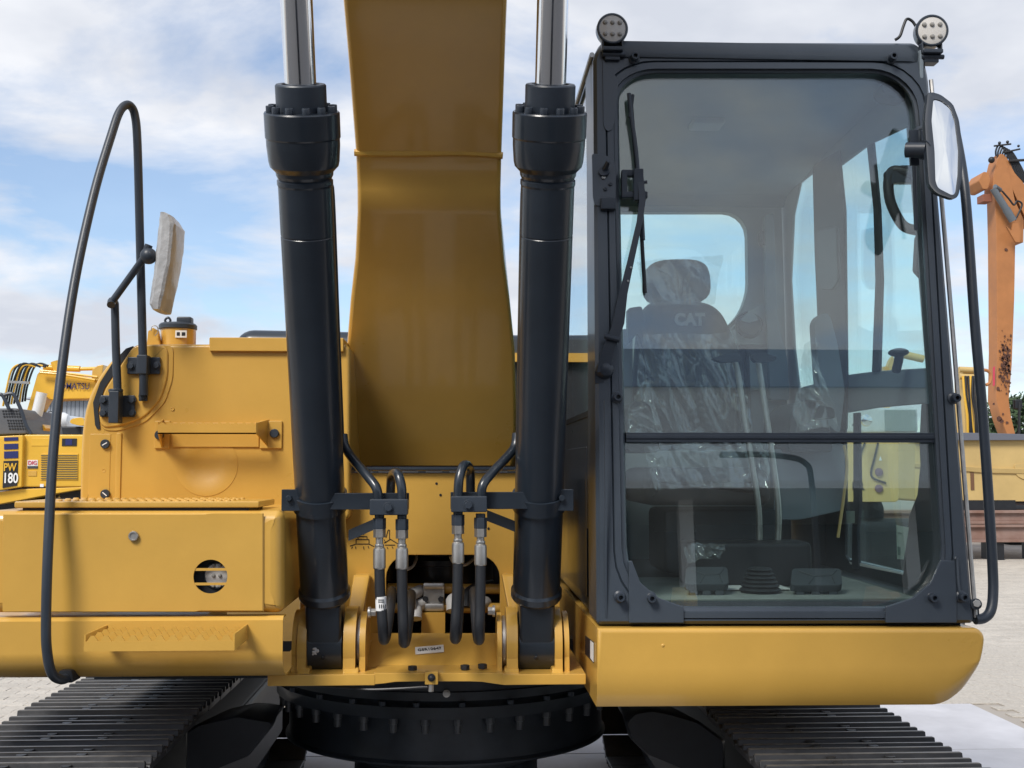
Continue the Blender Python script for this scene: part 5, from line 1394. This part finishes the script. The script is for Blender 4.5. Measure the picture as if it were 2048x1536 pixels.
for k in range(11):
    p = K(118.5, 911 + k*4.6, -.016)
    if f is None: f = obj('grille_slat', M().cbox(p, (px2m(70, YK), .012, px2m(1.3, YK))), GRD, sb); p0 = p
    else: copy_at(f, p-p0, sb)
obj('vent_window', pb(M(), 124, 877, 153, 892, YK-.01, .03), DRK, sb)
obj('blue_patch', pb(M(), 131, 878, 144, 890, YK-.014, .01), BLU, sb)
obj('hatch', pb(M(), 63, 876, 102, 892, YK-.008, .02), YEL2, sb, bev=.006)
dl = obj('dealer_sign', pb(M(), 55, 920, 75, 937, YK-.008, .01), WHT, sb)
obj('sign_base', pb(M(), 55, 932, 75, 937, YK-.011, .01), GRD, sb)
text('sign_letters', 'DIG', K(65, 926, -.012), (1, 0, 0), (0, 0, 1), .085, RED, KW, bold=.02, lift=.003, sx=.9)
obj('door_latch', pb(M(), 56, 942, 73, 952, YK-.010, .02), YEL, sb, bev=.003)
obj('white_dot', pb(M(), 80, 968, 87, 974, YK-.006, .01), WHT, sb)
gd = obj('cab_guard', M().prism([K(-60, 818, .1), K(32, 816, .1), K(50, 838, .1), K(54, 868, .1), K(-60, 872, .1)], (0, 1.6, 0)), mat('guard_grey', (.10, .105, .115), .5, var=.1), KW, bev=.03)
f = None
for j in range(7):
    for i in range(7):
        p = K(6 + i*5.2 + j*1.3 + (6 if j > 2 else 0), 822 + j*5.6 + (2 if j > 2 else 0), .095)
        if f is None: f = obj('guard_hole', M().cbox(p, (px2m(3, YK), .012, px2m(2.6, YK))), DRK, gd); p0 = p
        else: copy_at(f, p-p0, gd)
for pts in ([(-14, 800), (-4, 790), (4, 790), (10, 800), (18, 818)], [(8, 790), (20, 787), (28, 790), (36, 806), (44, 825), (52, 850), (62, 868)]):
    obj('guard_rail', M().tube([K(x, y, .05) for x, y in pts], .028, 8, 4), BLS, gd)
bm1 = obj('boom', M().prism([K(44, 850, 1.1), K(56, 848, 1.1), K(88, 790, 1.1), K(100, 800, 1.1), K(136, 798, 1.1), K(190, 797, 1.1), K(225, 790, 1.1), K(225, 762, 1.1), K(190, 757, 1.1), K(140, 748, 1.1), K(110, 742, 1.1), K(82, 740, 1.1), K(74, 748, 1.1), K(62, 790, 1.1), K(50, 830, 1.1)], (0, .5, 0)), YEL2, KW, bev=.02)
text('boom_lettering', 'KOMATSU', K(145, 773, 1.08), (1, 0, .0), (0, 0, 1), .145, BLU, KW, bold=.003, lift=.006, sx=.80)
obj('boom_end', M().prism([K(182, 760, 1.0), K(184, 738, 1.0), K(196, 730, 1.0), K(207, 729, 1.0), K(203, 762, 1.0)], (0, .6, 0)), YEL, bm1, bev=.02)
obj('arm_cylinder', M().cyl(K(88, 735, 1.3), K(160, 738, 1.3), .05, n=14).cyl(K(160, 738, 1.3), K(200, 737, 1.3), .03, n=12).cyl(K(110, 723, 1.25), K(118, 748, 1.25), .07, n=12), YEL2, bm1)
obj('boom_pipe', M().tube([K(80, 745, 1.0), K(130, 750, 1.0), K(190, 760, 1.0)], .02, 8, 4).tube([K(80, 741, 1.0), K(130, 746, 1.0), K(195, 754, 1.0)], .018, 8, 4), YEL2, bm1)
for k in range(9):
    x = 24 + k*6.4; w_ = random.uniform(-2, 2)
    obj('boom_hose', M().tube([K(6 + k*5.5, 812 - k*1.2, .95 + k*.02), K(14 + k*5, 775, .9+k*.02), K(24 + k*5.2 + w_, 742 - k*.6, .9+k*.02), K(36 + k*5.5, 730 - (k % 3)*1.5, .95+k*.02), K(56 + k*5, 732 + (k % 2)*2, 1.05)], .017, 8, 4), RUB if k % 3 else YEL2, KW)
obj('hose_clamp', M().prism([K(17, 761, .82), K(58, 763, .82), K(58, 768, .82), K(17, 766, .82)], (0, .05, 0)), ZNC, KW)
obj('support_cylinder', M().cyl(K(84, 785, .95), K(72, 836, .95), .085, n=16), WPA, KW)
obj('support_rod', M().cyl(K(78, 836, .95), K(64, 858, .95), .11, n=16), YEL2, KW)
obj('boom_foot', M().prism([K(58, 868, .8), K(60, 850, .8), K(82, 846, .8), K(92, 856, .8), K(80, 868, .8)], (0, .6, 0)), YEL2, KW, bev=.02)
obj('chassis', M().box((K(0, 1000).x-1.6, YK+.4, .55), (K(0, 1000).x+1.7, YK+1.9, 1.15)), BLK, KW, bev=.03)
for dx in (-1.3, 1.5):
    for dy in (.2, 2.0):
        c = Vector((K(0, 1000).x+dx, YK+dy, .52)); wl = obj('wheel', M().cyl(c - Vector((0, .16, 0)), c + Vector((0, .16, 0)), .52, n=32), TYR, KW, bev=.06)
        obj('wheel_rim', M().cyl(c - Vector((0, .18, 0)), c + Vector((0, .18, 0)), .27, n=20), YEL2, wl, bev=.02)
obj('engine_block', pb(M(), 118, 977, 170, 1000, YK+.3, 1.2), DRK, KW, bev=.05)

# white truck cab and a grey shed further back
TK = empty('white_truck', (P(95, 850, 30).x, 31, 0), 'white truck with a round tank, parked behind the wheeled excavator', 'truck')
q = lambda x, y, d=0: P(x, y, 30+d)
obj('cab_body', M().prism(corners([q(70, 905), q(70, 832), q(92, 826), q(132, 830), q(138, 905)], .3, 4), (0, 2.2, 0)), WPA, TK, bev=.05)
obj('tank', M().lathe(q(85, 842, -.2), (1, 0, 0), [(.02, -.02), (.16, .0), (.22, .1), (.22, .55), (.16, .65), (.02, .67)], 20), WPA, TK)
obj('side_mirror', pb(M(), 95, 822, 104, 831, 29.8, .1), DRK, TK, bev=.03)
obj('side_window', pb(M(), 112, 842, 132, 856, 29.97, .06), DRK, TK)
obj('chassis', M().box((q(60, 0).x, 30.2, .55), (q(140, 0).x, 31.9, .95)), DRK, TK)
for x in (75, 128):
    c = Vector((q(x, 0).x, 30.2, .5)); obj('wheel', M().cyl(c - Vector((0, .15, 0)), c + Vector((0, .15, 0)), .5, n=24), TYR, TK, bev=.04)
SHD = empty('grey_shed', (P(110, 850, 62).x, 66, 0), 'pale blue-grey shed behind the wheeled excavator', 'building')
q = lambda x, y, d=0: P(x, y, 62+d)
SHM = mat('grey_sheet_metal', (.30, .33, .37), .6, var=.06, vs_=.5)
a = q(60, 795); b = q(172, 932)
f = None; nw = 14
obj('wall', M().box((a.x, 62.06, 0), (b.x, 70, a.z-.1)), SHM, SHD)
for k in range(nw):
    x = a.x + (b.x-a.x)*(k+.5)/nw; p = Vector((x, 62.03, a.z/2))
    if f is None: f = obj('wall_panel', M().cbox(p, ((b.x-a.x)/nw-.03, .06, a.z-.12)), SHM, SHD); p0 = p
    else: copy_at(f, p-p0, SHD)
obj('roof', M().prism([Vector((a.x-.3, 61.6, a.z-.1)), Vector((a.x-.3, 66, a.z+.5)), Vector((a.x-.3, 70.4, a.z-.1))], (b.x-a.x+.6, 0, 0)), SHM, SHD)
LD = empty('yellow_loader', (P(150, 850, 26).x, 26.8, 0), 'small yellow loader with black tyres beside the grey shed', 'loader')
q = lambda x, y, d=0: P(x, y, 26+d)
obj('hood', M().prism(corners([q(138, 846), q(142, 837), q(165, 834), q(172, 850), q(160, 852)], .06, 3), (0, 1.2, 0)), YEL2, LD, bev=.03)
obj('frame', M().box((q(126, 0).x, 26.2, .6), (q(180, 0).x, 27.4, q(0, 852).z)), DRK, LD, bev=.04)
for x, r_ in ((134, .62), (166, .66)):
    c = Vector((q(x, 0).x, 26, r_)); w_ = obj('tyre', M().cyl(c - Vector((0, .2, 0)), c + Vector((0, .2, 0)), r_, n=30), TYR, LD, bev=.08)
    obj('rim', M().cyl(c - Vector((0, .22, 0)), c + Vector((0, .22, 0)), r_*.5, n=20), YEL2, w_)

# ================================================================== BACKGROUND, RIGHT
YO = 24.0
OE = empty('orange_excavator', (P(2120, 900, YO).x, YO+.5, 0), 'faded orange excavator with its upright scuffed arm, at the right edge', 'excavator')
q = lambda x, y, d=0: P(x, y, YO+d)
armp = [q(1993, 480), q(1991, 400), q(1985, 385), q(1987, 350), q(1994, 320), q(2001, 307), q(2009, 309), q(2016, 330), q(2030, 400), q(2048, 440), q(2047, 485), q(2031, 487), q(2029, 600), q(2024, 730), q(2018, 800), q(2022, 832), q(2031, 868), q(2014, 868), q(2004, 842), q(1993, 800), q(1995, 700), q(1994, 600)]
am = obj('boom_arm', M().prism(armp, (0, .42, 0)), ORA, OE, bev=.015)
SCR = mat('bare_scuffed_steel', (.10, .045, .032), .8, var=.4, vs_=20)
sc = M(); rs = random.Random(5)
for k in range(190):
    y = rs.gauss(728, 26); x = rs.triangular(1996, 2023, 2014); 
    if y < 655 or y > 792: continue
    r_ = rs.uniform(.006, .03)
    p = q(x, y, -.016); n_ = 7
    sc.prism([p + Vector((math.cos(2*math.pi*i/n_)*r_*rs.uniform(.5, 1.1), 0, math.sin(2*math.pi*i/n_)*r_*rs.uniform(.6, 1.6))) for i in range(n_)], (0, .006, 0))
for (x, y, r_) in ((1988, 808, .03), (1998, 838, .07), (2003, 842, .05), (2014, 845, .035), (2006, 828, .025), (2012, 499, .04), (1996, 778, .05)):
    p = q(x, y, -.016); sc.prism([p + Vector((math.cos(2*math.pi*i/8)*r_*rs.uniform(.6, 1.1), 0, math.sin(2*math.pi*i/8)*r_*rs.uniform(.6, 1.1))) for i in range(8)], (0, .006, 0))
tag(obj('worn_patch', sc, SCR, am), kind='stuff')
obj('warning_strip', M().prism([q(1986, 735, -.02), q(1990, 732, -.02), q(1990, 770, -.02), q(1986, 773, -.02)], (0, .01, 0)), RED, am)
obj('upper_arm', M().prism([q(1996, 308, .02), q(2012, 312, .02), q(2040, 355, .02), q(2120, 470, .02), q(2120, 520, .02), q(2048, 430, .02), q(2010, 345, .02)], (0, .4, 0)), ORA, am, bev=.02)
obj('pivot_lug', M().prism(corners([q(1957, 361, -.1), q(1967, 343, -.1), q(1977, 345, -.1), q(1981, 360, -.1), q(1976, 378, -.1), q(1966, 378, -.1)], .03, 3), (0, .6, 0)), ORA, am, bev=.01)
obj('bracket_block', pb(M(), 1966, 388, 1984, 403, YO-.1, .3), mat('red_brown_paint', (.25, .09, .05), .6), am, bev=.01)
obj('arm_cylinder', M().cyl(q(1986, 377, -.2), q(2012, 418, -.2), px2m(7, YO), n=18).cyl(q(2012, 418, -.2), q(2026, 442, -.2), px2m(8, YO), n=18).cyl(q(1990, 373, -.25), q(2000, 380, -.1), .05, n=12), mat('cylinder_grey', (.12, .14, .16), .4), am)
obj('lug_plate', M().prism(corners([q(2013, 452, -.25), q(2024, 462, -.25), q(2026, 446, -.25), q(2036, 446, -.25), q(2042, 460, -.25), q(2040, 484, -.25), q(2031, 484, -.25)], .02, 3), (0, .05, 0)), ORA, am, bev=.006)
for k in range(6):
    obj('top_hose', M().tube([q(1992 + k*4.4, 312+k*2.5, .05), q(1992 + k*4.5, 300 + k*2, .03), q(2000 + k*4.5, 290 + k*2.5, .03), q(2016 + k*5, 312 + k*4, .03), q(2030 + k*6, 345 + k*5, .03), q(2060 + k*5, 375 + k*5, .03)], .02, 7, 4), RUB, am)
obj('hose_bar', M().cyl(q(1988, 292, 0), q(2022, 288, 0), .02, n=8).cyl(q(2008, 305, 0), q(2040, 298, 0), .02, n=8).cyl(q(2018, 322, -.02), q(2050, 320, -.02), .03, n=8), STL, am)
obj('work_light', M().ball(q(1983, 320, -.05), .07, 12, 8).ball(q(1999, 286, 0), .035, 8, 6).ball(q(2015, 284, 0), .035, 8, 6).ball(q(2037, 292, 0), .03, 8, 6), DRK, am)
obj('slack_hose', M().tube([q(2004, 382, -.2), q(2018, 398, -.2), q(2028, 410, -.2), q(2034, 402, -.2), q(2044, 408, -.2), q(2038, 425, -.2), q(2030, 440, -.2)], .02, 7, 5), RUB, am)
hb_ = obj('house', M().prism(corners([q(2000, 1000, .6), q(2000, 880, .6), q(2240, 870, .6), q(2240, 1000, .6)], .05, 3), (0, 2.4, 0)), ORA, OE, bev=.03)
obj('undercarriage', M().box((q(2000, 0).x, YO+.4, 0.0), (q(2260, 0).x, YO+1.0, .9)).box((q(2000, 0).x, YO+2.4, 0.0), (q(2260, 0).x, YO+3.0, .9)).box((q(2060, 0).x, YO+.8, .4), (q(2200, 0).x, YO+2.6, 1.2)), DRK, OE, bev=.15)
# yellow machine on a stack of rusty beams
YM = 20.5
YX = empty('yellow_machine_body', (P(1990, 1000, YM).x, YM+1, 0), 'pale yellow machine body resting above rusty steel beams, beyond the right handrail', 'excavator')
q = lambda x, y, d=0: P(x, y, YM+d)
zb1 = q(0, 1003).z
yb_ = obj('body_panel', M().prism(corners([q(1830, 1003), q(1830, 880), q(2160, 880), q(2160, 1003)], .05, 3), (0, 2.6, 0)), YELF, YX, bev=.03)
obj('swage', M().prism([q(1830, 926, -.04), q(1980, 936, -.05), q(2160, 940, -.05), q(2160, 950, -.03), q(1975, 946, -.03), q(1830, 935, -.02)], (0, .06, 0)), YELF, yb_, bev=.01)
obj('body_panel_door', M().prism(corners([q(2028, 928, -.02), q(2140, 926, -.02), q(2140, 970, -.02), q(2044, 958, -.02), q(2032, 950, -.02)], .05, 3), (0, .04, 0)), YELF, yb_, bev=.005)
obj('small_plate', pb(M(), 1941, 945, 1949, 980, YM-.01, .03), mat('brown_plate', (.16, .08, .04), .6), yb_)
obj('grey_rail', M().prism([q(1830, 864, -.1), q(1980, 866, -.1), q(2160, 872, -.1), q(2160, 880, -.1), q(1830, 881, -.1)], (0, .3, 0)), mat('rail_grey', (.13, .14, .17), .5), YX, bev=.01)
obj('hose_tower', pb(M(), 1925, 735, 1960, 868, YM+.4, .4), YELF, YX, bev=.03)
for y_ in (739, 753): obj('top_pipe', M().cyl(q(1918, y_, .3), q(1966, y_+2, .3), .055, n=14), YELF, YX)
for k in range(7):
    obj('tower_hose', M().tube([q(1926 + k*5, 752, .25), q(1929 + k*4.5 + rs.uniform(-3, 3), 790, .22), q(1934 + k*4 + rs.uniform(-3, 3), 830, .22), q(1936 + k*4, 868, .25)], .022, 7, 4), RUB if k % 3 else YEL2, YX)
obj('orange_loop', M().tube([q(1968, 740, .2), q(1976, 742, .2), q(1982, 750, .2), q(1980, 765, .2), q(1972, 770, .2)], .03, 8, 5), ORA, YX)
SB = empty('steel_beams', (q(1990, 0).x, YM+1, 0), 'stack of rusty reddish steel beams under the pale yellow machine body', 'steel beams')
z0_, z1_, z2_ = q(0, 1090).z, q(0, 1052).z, q(0, 1024).z
for (za_, zb2) in ((z0_, z1_-.01), (z1_, z2_)):
    b_ = M(); x0_ = q(1700, 0).x; x1_ = q(2240, 0).x; h_ = (zb2-za_)
    b_.box((x0_, YM-.1, za_), (x1_, YM+.4, za_+.05)).box((x0_, YM-.1, zb2-.05), (x1_, YM+.4, zb2)).box((x0_, YM-.04, za_+.05), (x1_, YM+.34, zb2-.05))
    obj('beam', b_, RUST, SB, bev=.008)
bk_ = M()
for x in (1720, 1850, 1960, 2040, 2180): bk_.box((q(x, 0).x-.12, YM-.05, 0), (q(x, 0).x+.12, YM+.35, z0_))
obj('blocking', bk_, DRK, SB)
obj('packing', M().box((q(1880, 0).x, YM, z2_), (q(2000, 0).x, YM+1.0, zb1)).box((q(2070, 0).x, YM, z2_), (q(2160, 0).x, YM+1.0, zb1)), DRK, SB)
# yellow excavator seen through the cab door
YE = 17.0
CE = empty('yellow_excavator', (P(1740, 900, YE).x, YE+1, 0), 'yellow excavator with a round mirror, seen through the cab door glass', 'excavator')
q = lambda x, y, d=0: P(x, y, YE+d)
ceb = obj('rear_body', M().prism(corners([q(1600, 1004), q(1600, 868), q(1798, 868), q(1798, 1004)], .06, 3), (0, 2.5, 0)), YELF, CE, bev=.03)
text('body_lettering', 'ER', q(1716, 973), (1, 0, 0), (0, 0, 1), .17, INK, CE, bold=.03, lift=.005)
for y in (944, 977):
    obj('round_light', M().lathe(q(1757, y), (0, -1, 0), [(px2m(8, YE), 0), (px2m(8, YE), .03), (.01, .04)], 20), mat('lens_dull_purple', (.16, .09, .12), .4), ceb)
for pts in ([(1756, 886), (1748, 920), (1742, 945), (1748, 957), (1772, 966)], [(1730, 886), (1722, 905), (1718, 928)]):
    obj('cable', M().tube([q(x, y, -.02) for x, y in pts], .015, 6, 5), DRK, ceb)
obj('warning_triangle', M().prism([q(1758, 921, -.01), q(1764, 921, -.01), q(1761, 912, -.01)], (0, .012, 0)), WHT, ceb)
obj('cab_window', pb(M(), 1690, 815, 1838, 866, YE+.3, 1.4), GRL, CE, bev=.05)
obj('window_pane', pb(M(), 1770, 820, 1832, 862, YE+.27, .03), mat('dull_glass', (.20, .25, .25), .1, coat=.5), CE)
obj('round_mirror', M().lathe(q(1730, 841, -.4), (0, -1, 0), [(.01, 0), (px2m(9, YE), .02), (px2m(12, YE), .05), (px2m(11, YE), .08), (.01, .10)], 24), MIR, CE)
obj('mirror_stalk', M().tube([q(1722, 842, -.3), q(1714, 844, -.2), q(1706, 850, .2)], .015, 6, 3), DRK, CE)
obj('raised_pipe', M().cyl(q(1790, 705, .5), q(1846, 718, .5), .06, n=12).prism([q(1772, 740, .6), q(1780, 720, .6), q(1786, 712, .6), q(1796, 740, .6)], (0, .1, 0)), YELF, CE)
obj('pipe_support', M().box((q(1780, 0).x-.04, YE+.5, q(0, 868).z), (q(1780, 0).x+.04, YE+.6, q(0, 720).z)), YEL, CE)
obj('track', M().box((q(1560, 0).x, YE+.1, 0), (q(1840, 0).x, YE+.7, .9)).box((q(1560, 0).x, YE+1.9, 0), (q(1840, 0).x, YE+2.5, .9)).box((q(1640, 0).x, YE+.6, .4), (q(1780, 0).x, YE+2.0, 1.2)), DRK, CE, bev=.15)

# ------------------------------------------------------------------ trees along the far edge
def make_tree(loc, h, rw, seed, mat_, label):
    rn = random.Random(seed); e = empty('tree', loc, label, 'tree', 'trees along the far edge of the yard')
    base = Vector(loc); tr = M()
    tr.tube([base, base + Vector((.1, 0, h*.25)), base + Vector((-.1, .1, h*.55)), base + Vector((0, 0, h*.85))], .22, 8, 3)
    for k in range(6):
        a_ = rn.uniform(0, 6.28); s_ = base + Vector((0, 0, h*rn.uniform(.3, .6)))
        tr.tube([s_, s_ + Vector((math.cos(a_)*rw*.4, math.sin(a_)*rw*.4, h*.15)), s_ + Vector((math.cos(a_)*rw*.75, math.sin(a_)*rw*.75, h*.25))], .08, 6, 2)
    obj('trunk', tr, BARK, e)
    lf = M(); cl_ = []
    for k in range(26):
        a_ = rn.uniform(0, 6.28); z = rn.uniform(.22, 1.0); rr_ = rw*math.sqrt(max(.05, 1-((z-.6)/.5)**2))*rn.uniform(.3, 1)
        cl_.append((base + Vector((math.cos(a_)*rr_, math.sin(a_)*rr_, h*z)), rw*rn.uniform(.22, .42)))
    for c, r_ in cl_:
        for k in range(110):
            d = Vector((rn.gauss(0, 1), rn.gauss(0, 1), rn.gauss(0, 1))).normalized()*r_*rn.uniform(.35, 1.0)**.5
            p = c + d; u = Vector((rn.gauss(0, 1), rn.gauss(0, 1), rn.gauss(0, 1))).normalized(); v = u.orthogonal().normalized(); s_ = rn.uniform(.10, .22)
            b = len(lf.v); lf.v += [p - u*s_, p + v*s_*.55, p + u*s_, p - v*s_*.55]; lf.f.append((b, b+1, b+2, b+3))
    me = bpy.data.meshes.new('crown'); me.from_pydata([v - ORG[e.name] for v in lf.v], [], lf.f)
    link('crown', me, mat_, e, ORG[e.name])
for i, (px_, Y, h, rw) in enumerate(((1975, 62, 4.6, 2.6), (2034, 58, 4.9, 2.0), (1925, 70, 4.4, 2.6))):
    p = P(px_, 900, Y)
    lbs = ['tree rising behind the foot of the orange excavator arm', 'leafy green tree right of the orange arm at the picture edge', 'low tree behind the black right handrail']
    make_tree((p.x, Y, 0), h, rw, 40+i, LEAF if i % 2 else LEAF2, lbs[i])
obj_lamp = empty('machine_lamp_post', (P(2038, 900, 24).x, 24, 0), 'dark mirror on a thin post in front of the trees at the right edge', 'mirror')
q = lambda x, y: P(x, y, 24)
obj('post', M().tube([Vector((q(2038, 0).x, 24, 0)), q(2038, 870), q(2039, 805)], .03, 8, 1), DRK, obj_lamp)
obj('head', pb(M(), 2030, 799, 2046, 818, 24, .12), DRK, obj_lamp, bev=.03)

# ================================================================== BEHIND THE CAMERA (mirrored in glass and chrome)
WH = empty('warehouse', (0, -34, 0), 'long pale warehouse with blue fascia and dark bays, mirrored in the cab windscreen', 'building')
WM = mat('pale_cladding', (.85, .86, .87), .6, var=.04, vs_=.3)
BM_ = mat('blue_fascia', (.34, .44, .62), .5, var=.05, vs_=.3)
wl = obj('wall', M().box((-40, -46, 7.2), (40, -34, 11.2)), WM, WH)
obj('fascia', M().box((-40.2, -46, 11.2), (40.2, -33.8, 12.6)), BM_, WH)
obj('back_wall', M().box((-40, -46, 0), (40, -45, 7.2)), DRK, WH)
obj('canopy', M().box((-40, -34, 7.0), (40, -31, 7.25)), WM, WH)
for k in range(11):
    obj('column', M().box((-40 + k*8 - .25, -34.2, 0), (-40 + k*8 + .25, -33.7, 7.2)), WM, WH)
for k in range(10):
    if k % 3 == 1: continue
    obj('roller_door', M().box((-40 + k*8 + .8, -36, 0), (-40 + k*8 + 7.2, -35.9, 6.4)), GRD if k % 2 else DRK, WH)
def parked(name, x, y, label, m_, rot):
    e = empty(name, (x, y, 0), label, 'excavator')
    obj('house', M().prism(corners([Vector((x-1.3, y, 1.1)), Vector((x+1.3, y, 1.1)), Vector((x+1.3, y, 2.1)), Vector((x-1.3, y, 2.1))], .1, 3), (0, -2.4, 0)), m_, e, bev=.04)
    obj('cab', M().prism(corners([Vector((x+.25, y+.05, 1.15)), Vector((x+1.25, y+.05, 1.15)), Vector((x+1.2, y+.05, 2.9)), Vector((x+.3, y+.05, 2.9))], .1, 3), (0, -1.5, 0)), BLK, e, bev=.04)
    obj('boom', M().prism([Vector((x-.25, y-.4, 1.7)), Vector((x-.25, y+1.6, 3.9)), Vector((x-.25, y+3.6, 3.4)), Vector((x-.25, y+3.5, 3.0)), Vector((x-.25, y+1.7, 3.3)), Vector((x-.25, y+.2, 1.6))], (.45, 0, 0)), m_, e, bev=.03)
    obj('stick', M().prism([Vector((x-.2, y+3.5, 3.6)), Vector((x-.2, y+3.8, 3.4)), Vector((x-.2, y+2.6, .5)), Vector((x-.2, y+2.3, .5))], (.35, 0, 0)), m_, e, bev=.03)
    obj('bucket', M().prism([Vector((x-.5, y+2.7, .6)), Vector((x-.5, y+2.2, .7)), Vector((x-.5, y+1.7, .3)), Vector((x-.5, y+2.0, .0)), Vector((x-.5, y+2.7, .05))], (1.0, 0, 0)), BLK, e, bev=.03)
    obj('track', M().box((x-1.45, y-3.2, 0), (x-.85, y+.8, .9)), DRK, e, bev=.2); obj('track', M().box((x+.85, y-3.2, 0), (x+1.45, y+.8, .9)), DRK, e, bev=.2)
    obj('slew_ring', M().cyl((x, y-1.2, .4), (x, y-1.2, 1.12), .6, n=24), DRK, e)
parked('parked_excavator', -7.5, -34.5, 'orange excavator parked left, mirrored in the lower windscreen', ORA, 0)
parked('parked_excavator', 7.5, -34.5, 'yellow excavator parked right, mirrored in the lower windscreen', YEL2, 0)
parked('parked_excavator', 14.2, -34.5, 'orange excavator parked in the middle, mirrored in the lower windscreen', ORA, 0)

LP = empty('lamp_post', (8.3, -20, 0), 'grey street lamp with a curved arm, mirrored in the lower windscreen', 'street lamp')
obj('pole', M().tube([Vector((8.3, -20, 0)), Vector((8.3, -20, 3)), Vector((8.3, -20, 5.4)), Vector((8.15, -20, 5.9)), Vector((7.6, -20, 6.05)), Vector((6.8, -20, 6.1))], .07, 10, 6), GRD, LP)
obj('lamp_head', M().cbox((6.5, -20, 6.08), (.7, .25, .12)), GRD, LP, bev=.03)
